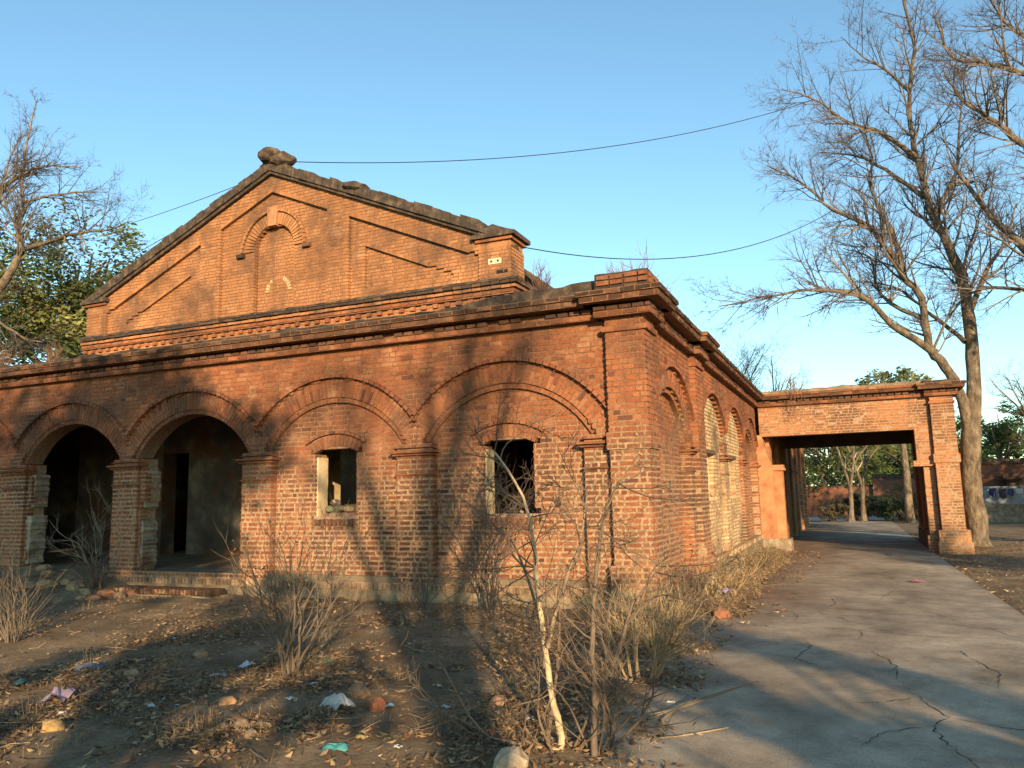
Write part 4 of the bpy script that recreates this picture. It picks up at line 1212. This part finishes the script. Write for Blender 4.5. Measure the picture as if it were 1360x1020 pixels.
# --- far walls and the hut
def brick_wall(name, label, x0, x1, y, z0, z1, cap, style='dark', thick=.3):
    root = empty(name, ((x0+x1)/2, y, base_z(y))); tag(root, label, 'wall')
    f = Fr((0, y, 0), (1, 0, 0), (0, -1, 0)); a = Acc(); a2 = Acc()
    f.box(a, x0, x1, z0, z1, -thick, 0); a.build('masonry', M['farwall'], root)
    f.box(a2, x0 - .05, x1 + .05, z1 + .002, z1 + cap, -thick - .06, .06); a2.build('coping', M['weathered'], root); return root
def mat_farwall():
    mt, nt, b = new_mat('far_brick', .95)
    br = N(nt, 'ShaderNodeTexBrick'); g = nt.nodes.new('ShaderNodeNewGeometry'); mp = nt.nodes.new('ShaderNodeMapping')
    mp.inputs['Rotation'].default_value = (PI/2, 0, 0); nt.links.new(g.outputs['Position'], mp.inputs['Vector']); nt.links.new(mp.outputs[0], br.inputs['Vector'])
    br.inputs['Color1'].default_value = (.27, .11, .06, 1); br.inputs['Color2'].default_value = (.2, .075, .045, 1); br.inputs['Mortar'].default_value = (.16, .1, .07, 1)
    br.inputs['Scale'].default_value = 1; br.inputs['Brick Width'].default_value = .24; br.inputs['Row Height'].default_value = .085; br.inputs['Mortar Size'].default_value = .012
    c = mix(nt, .8, br.outputs['Color'], ramp(nt, pos_noise(nt, .8, 6), [(.3, .5), (.7, 1.3)]), 'MULTIPLY')
    nt.links.new(c, b.inputs['Base Color']); return mt
M['farwall'] = mat_farwall()
brick_wall('boundary_wall', 'low red brick wall with dark coping seen through the porch', 4.0, 9.4, 55, -.5, 2.45, .35)
brick_wall('boundary_wall', 'lower weathered brick wall behind the white-trunked trees', -3.0, 3.98, 55.5, -.5, 1.9, .12)
brick_wall('boundary_wall', 'dark brick wall to the right of the forked tree', 8.2, 26.0, 41, -.5, 2.95, .3)
hut = empty('lean_to', (10.6, 40.4, -.3)); tag(hut, 'small lean-to with a blue-white washed wall and a ledge roof', 'hut')
f = Fr((0, 40.2, 0), (1, 0, 0), (0, -1, 0))
a = Acc(); f.box(a, 9.2, 12.9, -.4, 0.72, -.7, 0.05); a.build('base_wall', M['plaster'], hut)
M['bluewash'] = mat_noise('blue_white_wash', [(.3, (.15, .18, .2)), (.6, (.32, .36, .39)), (.8, (.44, .47, .48))], 3, 6, stain=(2, .5, .7, (.2, .17, .14), .7))
a = Acc(); f.box(a, 9.2, 12.9, .721, 1.72, -.7, 0.0); a.build('washed_wall', M['bluewash'], hut)
a = Acc(); f.box(a, 10.3, 11.5, 2.1, 2.26, -.7, 0.7); a.build('ledge_roof', M['weathered'], hut)
a = Acc(); f.box(a, 10.55, 11.25, 1.722, 2.09, -.7, -.1, (.01, .01, .01)); a.build('opening', M['soffit'], hut)
a = Acc(); a.tube([V((9.3, 39.7, 1.64)), V((10.6, 39.7, 1.57)), V((12.2, 39.7, 1.66))], .012, 4, (.1, .1, .1)); o = a.build('clothes_line', M['wire']); tag(o, 'thin line strung along the blue-white wall', 'clothes line')
for i, (x, w, h, c, nm) in enumerate(((9.75, .4, .42, (.02, .03, .09), 'dark blue garment hung on the line by the washed wall'), (10.2, .36, .55, (.03, .03, .05), 'black garment on the line beside the blue one'), (10.6, .3, .4, (.05, .06, .14), 'short navy garment on the clothes line'), (11.0, .32, .3, (.55, .53, .52), 'white cloth pegged on the clothes line'))):
    a = Acc(); cl = []
    for ii in range(7):
        for jj in range(5): cl.append(V((x + w*(ii/6 - .5) + .02*nz(jj, ii), 39.7 + .05*math.sin(ii*1.9 + jj*.4) * jj/4, 1.6 - h*jj/4 * (1 - .1*math.cos(ii)))))
    for ii in range(6):
        for jj in range(4): a.quad(cl[ii*5+jj], cl[ii*5+jj+1], cl[(ii+1)*5+jj+1], cl[(ii+1)*5+jj], c)
    o = a.build('garment', M['cloth']); tag(o, nm, 'laundry')
# --- trees behind the photographer whose shade falls on the ground and the front, plus unseen ones added to the right
leafy_tree('shade_tree', 'broad leafy tree across the yard from the open arches', (1.6, -20.6, 0), 10.6, 4.0, GREEN, n=14000, size=.2, clump=110, crown=(0.9, -20.1, 7.4), rz=3.0, trunk_r=.35)
leafy_tree('shade_tree', 'small leafy tree in the yard opposite the rubble-filled window', (3.3, -15.9, 0), 4.9, 1.9, GREEN, n=2600, size=.15, clump=26, rz=1.6, trunk_r=.14)
leafy_tree('shade_tree', 'bushy young tree in the yard opposite the second window', (8.7, -14.6, 0), 4.4, 1.7, OLIVE, n=2200, size=.15, clump=22, rz=1.5, trunk_r=.12)
leafy_tree('shade_tree', 'slender young tree beside the drive behind the yard', (11.6, -16.4, 0), 4.6, 1.5, OLIVE, n=700, size=.14, clump=10, rz=1.3, trunk_r=.15)
leafy_tree('shade_tree', 'round leafy tree at the far end of the yard', (-4.4, -16.6, 0), 7.6, 2.8, GREEN, n=5000, size=.17, clump=42, rz=2.5, trunk_r=.16)
leafy_tree('shade_tree', 'leafy tree across the drive opposite the porch', (20.5, -10, 0), 8.0, 2.8, GREEN, n=3000, size=.18, clump=30, rz=2.2, trunk_r=.25)
leafy_tree('shade_tree', 'unseen leafy tree added past the lane to shade the washed wall', (19.5, 26.5, -.2), 8.5, 4.5, GREEN, n=6000, size=.2, clump=55, rz=3.8, trunk_r=.3)  # added out of view to keep sun off the lean-to
leafy_tree('shade_tree', 'unseen leafy tree added beyond the lane to shade the rear wing', (14.6, 12.4, -.1), 11.0, 3.2, GREEN, n=6000, size=.2, clump=50, rz=3.2, trunk_r=.3)  # out of view, put in so the rear wing falls in shade
leafy_tree('shade_tree', 'unseen tall leafy tree added past the lane to shade the far brick wall', (22.0, 31.0, -.2), 12.0, 5.5, GREEN, n=8000, size=.22, clump=60, rz=5.0, trunk_r=.35)  # out of view, added to darken the wall beyond the porch
simple_bare('bare_tree', 'leafless tree across the yard opposite the brick pilasters', (8.0, -18.5, 0), 11.0, 3.2, BROWN, r=.3, dens=9)
# ================================================================== shrubs, weeds, litter
STRAW = ((0.34, 0.255, 0.145), (0.27, 0.195, 0.11))
GREYT = ((0.16, 0.13, 0.095), (0.13, 0.1, 0.075))
def dry_shrub(name, label, base, h, stems, spread, cols, lvl=2, kids=(4, 6), r=.016, paths=(), group=None, cat='shrub', up=.03, wig=.38, lean=(0, 0), leaves=0, rmin=.0024):
    root = empty(name, base); tag(root, label, cat, group); a = Acc(); b = V(base); st = Acc(); tips = []
    for (pts, r0, r1, c) in paths:
        P = curve([V(p) for p in pts], 4, .006); n = len(P)
        st.tube(P, [r0 + (r1-r0) * i/(n-1) for i in range(n)], 7, c)
        for k in range(int(n * .75)):
            i = R.randint(int(n * .35), n - 1); d0 = (P[min(i+1, n-1)] - P[i-1]).normalized(); q = (d0 * .6 + rdir()).normalized()
            twigs(a, P[i], q, rnd(.3, .85), .007, 2, cols, up=.03, wig=.45, kids=(kids[0] + 1, kids[1] + 1), seg=.08, tips=tips, rmin=rmin)
    for k in range(stems):
        an = rnd(0, 6.28); s = rnd(.15, 1) * spread
        p = b + V((math.cos(an) * .10 * spread, math.sin(an) * .10 * spread, -.03)); d = V((math.cos(an) * s + lean[0], math.sin(an) * s + lean[1], 1)).normalized()
        twigs(a, p, d, h * rnd(.6, 1.0), r * rnd(.6, 1.1), lvl, cols, up=up, wig=wig, kids=kids, seg=.09, spread=(.35, .85), tips=tips, rmin=rmin)
    if paths: st.build('stem', M['twig'], root, True)
    a.build('twigs', M['twig'], root)
    if leaves and tips:
        le = Acc()
        for k in range(leaves):
            p, d = R.choice(tips); p = p + rdir() * .03; x = rdir() * rnd(.012, .028); y = rdir() * rnd(.008, .015); c = R.choice(((.22, .13, .06), (.3, .2, .1), (.13, .12, .05)))
            le.quad(p - x, p - y, p + x, p + y, c)
        le.build('dead_leaves', M['dry'], root)
    return root
# the crooked pale bush in the foreground
dry_shrub('dry_bush', 'leafless bush with one crooked pale stem growing before the second window', (0.70, -5.95, .06), 1.5, 6, .75, ((.17, .125, .085), (.14, .1, .07)), lvl=2, kids=(4, 6), r=.014, paths=[
 ([(.52,-5.95,.05),(.66,-5.95,.07),(.70,-5.93,.14),(.62,-5.9,.44),(.57,-5.88,.74),(.53,-5.86,1.1),(.47,-5.8,1.48),(.39,-5.78,1.81),(.14,-5.74,2.16)], .034, .008, (.46, .35, .21)),
 ([(.60,-5.95,.07),(.40,-5.95,.08),(.06,-5.9,.13),(-.35,-5.7,.5)], .016, .005, (.2, .15, .1)),
 ([(.60,-5.9,.74),(.72,-5.85,1.17),(.84,-5.8,1.48),(.9,-5.78,1.85)], .018, .006, (.24, .18, .12)),
 ([(.58,-5.9,.6),(.44,-5.7,1.0),(.25,-5.55,1.35),(.0,-5.4,1.65)], .016, .005, (.2, .15, .1))])
dry_shrub('dry_bush', 'dark leafless bush beside the crooked pale one', (.97, -5.9, .06), 1.15, 7, .6, ((.15, .11, .078), (.125, .092, .066)), lvl=2, kids=(3, 4), r=.012, wig=.5, paths=[
 ([(.96,-6.0,.05),(.96,-5.97,.43),(.95,-5.94,.82),(.99,-5.9,1.28),(1.05,-5.86,1.64),(1.14,-5.8,1.9)], .026, .007, (.15, .11, .08)),
 ([(.97,-5.97,.4),(1.12,-5.9,.75),(1.22,-5.8,1.05),(1.4,-5.7,1.3)], .018, .006, (.15, .11, .08))], leaves=120)
dry_shrub('dry_bush', 'straw-pale many-stemmed shrub near the foot of the corner pier', (.72, -3.75, .06), 1.05, 24, .95, STRAW, lvl=2, kids=(4, 6), r=.015, up=.05)
dry_shrub('dry_bush', 'second straw-pale shrub tangled at the corner by the drive', (.55, -2.3, .06), .85, 20, 1.0, STRAW, lvl=2, kids=(4, 6), r=.012, leaves=150)
dry_shrub('dry_bush', 'grey twiggy shrub growing before the rubble-filled window', (-2.75, -4.6, .06), 1.6, 18, .5, GREYT, lvl=2, kids=(3, 5), r=.016, up=.06, leaves=260)
dry_shrub('dry_bush', 'sparse twiggy bush growing up across the second window', (-2.35, -.55, .1), 2.3, 10, .5, BROWN, lvl=2, kids=(5, 7), r=.016, rmin=.0035)
dry_shrub('dry_bush', 'pale leafless sapling inside the dark left archway', (-12.3, .75, .5), 1.55, 8, .8, ((.3, .25, .18), (.22, .18, .13)), lvl=2, kids=(4, 6), r=.016)
dry_shrub('dry_bush', 'pale leafless sapling at the jamb inside the same left archway', (-11.6, .9, .5), 1.7, 5, .5, ((.3, .25, .18), (.22, .18, .13)), lvl=2, kids=(4, 6), r=.014)
dry_shrub('dry_bush', 'gnarled dark root-like shrub at the foot of the pilaster between the open arches', (-10.7, -.45, .2), .9, 9, .8, ((.1, .07, .05), (.12, .085, .06)), lvl=2, kids=(3, 5), r=.03, wig=.5)
dry_shrub('dry_bush', 'brush of thin stalks beside the left archway', (-12.3, -1.6, .2), 1.2, 22, .6, GREYT, lvl=1, kids=(4, 6), r=.011, up=.07)
dry_shrub('dry_bush', 'thin upright stalks at the far left of the yard', (-7.3, -4.4, .08), 1.15, 24, .5, GREYT, lvl=1, kids=(4, 6), r=.009, up=.08)
dry_shrub('dry_bush', 'straggly twigs at the foot of the pilaster between the windows', (-3.6, -.5, .1), .8, 12, .7, BROWN, lvl=2, kids=(3, 5), r=.011)
for (x, y, h, lab) in ((.45, .45, .8, 'tangled straw shrub against the side of the corner pier'), (.42, 1.9, .75, 'tangled brown shrub under the first side arch'), (.55, 3.4, .5, 'low straw shrub at the foot of the side pier'), (.45, 6.3, .65, 'straggly shrub before the cream side bays'), (.5, 8.2, .5, 'small shrub beside the cream side bays'), (.45, 11.3, .6, 'thin shrub before the last side arch')):
    dry_shrub('dry_bush', lab, (x, y, ground_z(x, y)), h, 20, .85, STRAW if R.random() < .6 else BROWN, lvl=2, kids=(3, 5), r=.012, leaves=160)
# weeds rooted on the roofs
for (x, y, z, h, n, lab) in ((-1.75, .35, 5.0, .62, 26, 'dry tuft of upright weeds on the parapet behind the right arch'), (-.55, .55, 5.1, .42, 14, 'small dry weed on the top of the corner pier'), (-.35, 1.1, 4.95, .95, 12, 'tall thin dry weeds behind the corner pier top'), (-.35, 2.3, 4.95, .8, 16, 'dry weeds on the side parapet before the side pier'), (-.4, 3.3, 4.95, .7, 14, 'low dry weeds on the side parapet'), (-15.5, .5, 4.95, .7, 30, 'brown weeds on the parapet at the left end'), (-13.6, .45, 4.95, .5, 22, 'sparse brown weeds on the parapet over the left arch'), (1.1, 15.3, 4.95, .6, 18, 'dry creeper rooted on the porch roof')):
    dry_shrub('roof_weed', lab, (x, y, z), h, n, .45, RUST, lvl=1, kids=(4, 6), r=.007, cat='weed', up=.08, rmin=.0045)
a = Acc()
for k in range(10):
    p = V((rnd(.7, 1.5), 14.62, 4.98)); pts = [p]
    for i in range(14): p = p + V((rnd(-.07, .07), rnd(-.01, .015), -rnd(.03, .11))); pts.append(p.copy())
    a.tube(pts, [.008 * (1 - .7 * i/14) for i in range(15)], 3, (.18, .11, .07))
tag(a.build('creeper', M['twig']), 'dead creeper hanging down the face of the porch beam', 'creeper')

# --- wires
def wire(label, p0, p1, sag, r=.012):
    a = Acc(); p0, p1 = V(p0), V(p1); n = 26
    a.tube([p0.lerp(p1, i/n) - V((0, 0, sag * 4 * (i/n) * (1 - i/n))) for i in range(n + 1)], r, 4, (.03, .03, .03))
    tag(a.build('overhead_wire', M['wire']), label, 'wire')
wire('thin wire from the gable apex to the tall forked tree', (-9.85, 3.95, 10.42), (2.45, 17.9, 15.97), .75)
wire('thin wire from the right gable pier to the forked tree', (-3.9, 4.1, 7.35), (2.76, 16.5, 11.2), .9)
wire('upper thin wire from the gable to the leafless tree on the left', (-11.5, 3.95, 10.15), (-29.95, 10.35, 12.95), .25)
wire('lower thin wire from the gable to the leafless tree on the left', (-11.5, 3.95, 9.95), (-29.6, 9.5, 9.5), .2)

# --- scattered stuff
def scatter_pt():
    """more pieces where the yard is close"""
    while True:
        x = rnd(-16, 1.5); y = -10.3 + 10.6 * R.random() ** 1.25
        if R.random() < .35: x = rnd(-6, 1.6)
        if y > .05 and x < .02: continue
        if on_road(x, y) > .5 and R.random() > .035: continue
        d = math.hypot(x - CAM.x, y - CAM.y)
        if d < 1.2 or R.random() > min(1, 7.0 / d): continue
        if R.random() > .06 + smooth(-.32, .3, nz(x * .9, y * .9, 6.6) + .4 * nz(x * 3, y * 3, 1.1)): continue
        return x, y
def side_pt():
    while True:
        x = rnd(0, 1.7); y = rnd(.0, 15.0)
        if R.random() > 1 - on_road(x, y) * .93: continue
        return x, y
def right_pt():
    return ROAD_R + .02 + 4 * R.random() ** 1.6, rnd(-2, 26)
leafc = ((.26, .15, .07), (.33, .21, .105), (.18, .105, .055), (.11, .07, .042), (.42, .3, .165), (.23, .165, .1))
le = Acc(); tw = Acc(); gr = Acc(); gv = Acc()
def leaf(x, y, s=1.0):
    p = V((x, y, ground_z(x, y) + rnd(.004, .03) if on_road(x, y) < .5 else base_z(y) + .05)); L = (.008 + .036 * R.random() ** 1.6) * s; W = L * rnd(.35, .6); an = rnd(0, 6.28)
    a = V((math.cos(an) * L, math.sin(an) * L, rnd(-.4, .5) * L)); b = V((-math.sin(an) * W, math.cos(an) * W, rnd(-.5, .5) * W)); cup = V((0, 0, rnd(0, .5) * L)); c = R.choice(leafc); t = rnd(.6, 1.15); c = (c[0]*t, c[1]*t, c[2]*t)
    le.tri(p - a + cup, p - b, p + a + cup, c); le.tri(p - a + cup, p + a + cup, p + b, c)
for i in range(60000): leaf(*scatter_pt())
for i in range(5200): leaf(*side_pt(), 1.3)
for i in range(2600): leaf(*right_pt(), 1.3)
def blade(x, y, h, c, lean=.5):
    z = ground_z(x, y) - .005; p = V((x, y, z)); an = rnd(0, 6.28); d = V((math.cos(an), math.sin(an), 0)); w = V((-d.y, d.x, 0)) * rnd(.0008, .0019)
    m_ = p + d * h * lean * .35 + V((0, 0, h * .65)); e = p + d * h * lean + V((0, 0, h * rnd(.75, 1)))
    gr.quad(p - w, p + w, m_ + w * .7, m_ - w * .7, c); gr.tri(m_ - w * .7, m_ + w * .7, e, c)
grassc = ((.3, .22, .12), (.24, .165, .085), (.36, .27, .155), (.17, .12, .065))
for i in range(620):
    x, y = scatter_pt() if i < 420 else side_pt()
    if on_road(x, y) > .3: continue
    h0 = rnd(.06, .22); c = R.choice(grassc)
    for k in range(R.randint(14, 34)): blade(x + R.gauss(0, .08), y + R.gauss(0, .08), h0 * rnd(.4, 1.2), c, rnd(.4, 1.5))
for i in range(14000):
    x, y = scatter_pt()
    if on_road(x, y) < .3: blade(x, y, rnd(.02, .08), R.choice(grassc), rnd(.5, 1.6))
for i in range(2600):
    x, y = scatter_pt() if i < 1900 else side_pt()
    if on_road(x, y) > .5: continue
    z = ground_z(x, y); an = rnd(0, 6.28); L = rnd(.05, .3); d = V((math.cos(an), math.sin(an), rnd(-.05, .15))); p = V((x, y, z + rnd(.006, .03)))
    c = R.choice(((.24, .18, .11), (.15, .1, .065), (.32, .25, .16), (.1, .07, .05)))
    tw.tube([p, p + d * L * .5 + rdir() * .02, p + d * L + rdir() * .03], [.004, .003, .002], 3, c)
def pebble(x, y, s):
    z = (ground_z(x, y) if on_road(x, y) < .5 else base_z(y) + .035) + s * .25; q = [V((x, y, z)) + V((math.cos(k * 1.2566 + rnd(-.3, .3)) * s, math.sin(k * 1.2566 + rnd(-.3, .3)) * s, rnd(-.3, .2) * s)) for k in range(5)]
    top = V((x + rnd(-.3, .3) * s, y + rnd(-.3, .3) * s, z + s * rnd(.35, .7))); t = rnd(.5, 1.1); c = R.choice(((.9, .8, .68), (.75, .62, .5), (.8, .45, .3))); c = (c[0]*t, c[1]*t, c[2]*t)
    for k in range(5): gv.tri(q[k], q[(k+1) % 5], top, c)
for i in range(5200):
    x, y = scatter_pt() if i < 4000 else side_pt(); pebble(x, y, rnd(.006, .03) * (1.6 if R.random() < .06 else 1))
for i in range(900): pebble(*right_pt(), rnd(.01, .035))
tag(le.build('leaf_litter', M['dry']), 'brown fallen leaves covering the yard', kind='stuff')
tag(gr.build('dry_grass', M['dry']), 'straw-coloured dry grass tufts in the yard', kind='stuff')
tag(tw.build('fallen_twigs', M['twig']), 'small fallen twigs scattered on the dirt', kind='stuff')
tag(gv.build('gravel', M['stone']), 'small stones scattered on the dirt', kind='stuff')

# --- stones, bricks and rubbish one can point to
def stone_at(x, y, s, c, lab, group=None, f=.6, name='stone'):
    o = rock(name, (x, y, ground_z(x, y) + s * f * .4), (s, s * rnd(.7, .95), s * f), M['stone'], c=c); tag(o, lab, 'stone', group)
stone_at(.53, -6.42, .15, (1.7, 1.6, 1.4), 'large white stone under the crooked bush', f=.6)
stone_at(-3.33, -6.75, .10, (1.35, 1.1, .6), 'yellowish stone on the bare dirt near the lilac bag')
stone_at(-4.26, -5.2, .10, (1.0, .8, .65), 'tan rock near the blue rag')
stone_at(-1.5, -5.15, .13, (.8, .65, .5), 'brown lump of rubble beside the red brickbat')
stone_at(-1.13, -5.42, .11, (.8, .4, .28), 'broken red brickbat among the rubble', name='brickbat')
stone_at(.09, -5.8, .06, (1.4, .55, .3), 'small orange brick fragment by the crooked bush', name='brickbat')
stone_at(-.22, -4.95, .10, (1.0, .75, .6), 'pinkish stone in the sunlit strip before the second window')
stone_at(-4.44, -4.1, .09, (.9, .8, .65), 'square grey-brown block lying in the leaves')
stone_at(-2.52, -5.7, .08, (1.2, .9, .6), 'tan stone lying alone on bare dirt')
stone_at(.62, 2.9, .10, (1.0, .8, .65), 'grey stone beside the white sack')
stone_at(.86, .1, .14, (.85, .45, .3), 'orange brick lump at the edge of the drive', name='brickbat')
for (x, y) in ((-1.85, -6.25), (-1.7, -6.2), (-1.95, -6.35), (-1.62, -6.42), (-2.1, -6.1)):
    stone_at(x, y, rnd(.05, .09), (.75, .68, .62), 'grey stone in the little heap on the dirt', 'little heap of grey stones')
for i in range(30):
    x = rnd(-14.5, -9.8); y = -abs(R.gauss(0, .9)) - .05; sz = rnd(.06, .2)
    stone_at(x, y, sz, R.choice(((1.0, .85, .62), (.9, .55, .4), (.75, .65, .5))), 'chunk of rubble on the bank below the left archway', 'rubble on the bank below the left archway', f=rnd(.35, .6), name='rubble_chunk')
for i in range(26):
    x, y = scatter_pt()
    if on_road(x, y) < .2: stone_at(x, y, rnd(.03, .065), R.choice(((.9, .75, .6), (.7, .6, .5), (1.1, .6, .4))), 'fist-sized stone loose in the leaf litter', 'loose stones in the leaf litter')
def scrap(x, y, s, c, lab, name='paper_scrap', cat='litter', group=None, h=.4, n=6):
    s *= .8
    a = Acc(); z = ground_z(x, y) if on_road(x, y) < .5 else base_z(y) + .04; sd = R.random() * 40; an = rnd(0, 6.28); asp = rnd(.55, .9)
    P = [[None] * (n + 1) for _ in range(n + 1)]
    for i in range(n + 1):
        for j in range(n + 1):
            u, v = (i/n - .5) * 2, (j/n - .5) * 2; k = 1 + .3 * nz(u * 1.5 + sd, v * 1.5)
            px, py = u * s * k, v * s * asp * k
            P[i][j] = V((x + px * math.cos(an) - py * math.sin(an), y + px * math.sin(an) + py * math.cos(an), z + .012 + s * h * (.5 + nz(u * 1.7 + sd, v * 1.7, sd)) * (1.1 - .5 * (u*u + v*v))))
    for i in range(n):
        for j in range(n): a.quad(P[i][j], P[i+1][j], P[i+1][j+1], P[i][j+1], tuple(.62 * q + .03 for q in c))
    tag(a.build(name, M['cloth'], origin=(x, y, z)), lab, cat, group)
scrap(-4.95, -5.15, .19, (.05, .09, .15), 'crumpled dark blue rag on the dirt', 'rag', h=.45)
scrap(-4.12, -6.1, .20, (.42, .3, .4), 'crumpled lilac plastic bag on the dirt', 'plastic_bag', h=.8)
scrap(-5.04, -5.84, .13, (.1, .26, .17), 'torn green plastic sheet at the left of the yard', 'plastic_sheet', h=.4)
scrap(-3.47, -4.4, .10, (.55, .58, .68), 'crumpled white plastic cup wrapper beside the grey shrub', 'wrapper', h=.9)
scrap(-3.45, -4.85, .10, (.5, .55, .62), 'flat white wrapper near the crumpled one', 'wrapper', h=.3)
scrap(-2.77, -3.95, .12, (.06, .2, .12), 'dark green wrapper behind the grey shrub', 'wrapper', h=.4)
scrap(-1.46, -5.55, .15, (.6, .58, .55), 'white plastic bag lying by the rubble heap', 'plastic_bag', h=.9)
scrap(-1.06, -5.38, .06, (.12, .32, .48), 'small bright blue wrapper beside the red brickbat', 'wrapper', h=.7)
scrap(-.81, -6.46, .11, (.08, .42, .38), 'teal plastic wrapper on the dirt', 'wrapper', h=.5)
scrap(-.77, -6.2, .06, (.5, .36, .12), 'small yellow wrapper beside the teal one', 'wrapper', h=.6)
scrap(.17, 3.4, .24, (.72, .64, .46), 'cream sack dumped against the side wall', 'sack', h=1.2)
scrap(.51, 2.7, .17, (.32, .26, .46), 'violet cloth beside the cream sack', 'rag', h=.7)
scrap(.25, 6.5, .22, (.35, .42, .34), 'grey-green plastic sheet caught in the shrub by the cream bays', 'plastic_sheet', h=.7)
scrap(3.64, 5.65, .14, (.55, .16, .26), 'pink plastic wrapper lying on the drive', 'wrapper', h=.3)
scrap(3.43, 13.3, .13, (.12, .06, .04), 'dry brown leaf cluster on the drive near the porch', 'leaf_cluster', h=.4)
scrap(1.69, 10.0, .10, (.1, .07, .05), 'dark dead leaf on the drive beside the last side arch', 'leaf_cluster', h=.4)
for (x, y) in ((.33, -4.0), (.55, -4.6), (1.15, -4.5), (1.3, -4.75), (-.1, -4.4), (.2, -5.3), (-.6, -5.2), (-.4, -6.3), (-1.0, -4.6)):
    scrap(x, y, rnd(.03, .055), (.7, .68, .64), 'small white paper scrap in the leaves near the pale shrubs', group='white scraps near the pale shrubs', h=.6)
for (x, y) in ((-3.9, -5.6), (-2.9, -5.3), (-3.1, -6.0), (-2.2, -4.9), (-2.0, -5.5), (-4.9, -4.5), (-3.7, -6.4), (-5.6, -3.4), (-2.4, -6.5), (-1.8, -4.3), (-6.1, -.6), (-6.6, -1.0)):
    scrap(x, y, rnd(.03, .06), (.66, .66, .66), 'small white paper scrap on the dirt of the open yard', group='white scraps on the open yard', h=.6)
for i in range(34):
    x, y = scatter_pt()
    if on_road(x, y) < .2 and x > -7: scrap(x, y, rnd(.014, .03), R.choice(((.7, .7, .68), (.6, .6, .64), (.5, .46, .4))), 'tiny pale scrap half buried in the leaf litter', group='tiny pale scraps in the leaf litter', h=.5, n=3)
a = Acc()
for k in range(3): a.tube(curve([V((1.0 + .1*k, -5.1, .09)), V((1.35, -4.8 + .05*k, .14)), V((1.75 + .04*k, -4.35 + .1*k, .22))], 4), [.007 * (1 - .6 * i/8) for i in range(9)], 5, (.19, .14, .085))
tag(a.build('fallen_branch', M['twig']), 'pale broken branch reaching out over the edge of the drive', 'branch')
a = Acc(); a.tube(curve([V((1.2, -5.55, .08)), V((1.45, -5.4, .09)), V((1.72, -5.15, .1))], 4), .006, 5, (.28, .21, .13))
tag(a.build('stick', M['twig']), 'short straw-coloured stick on the litter at the drive edge', 'stick')
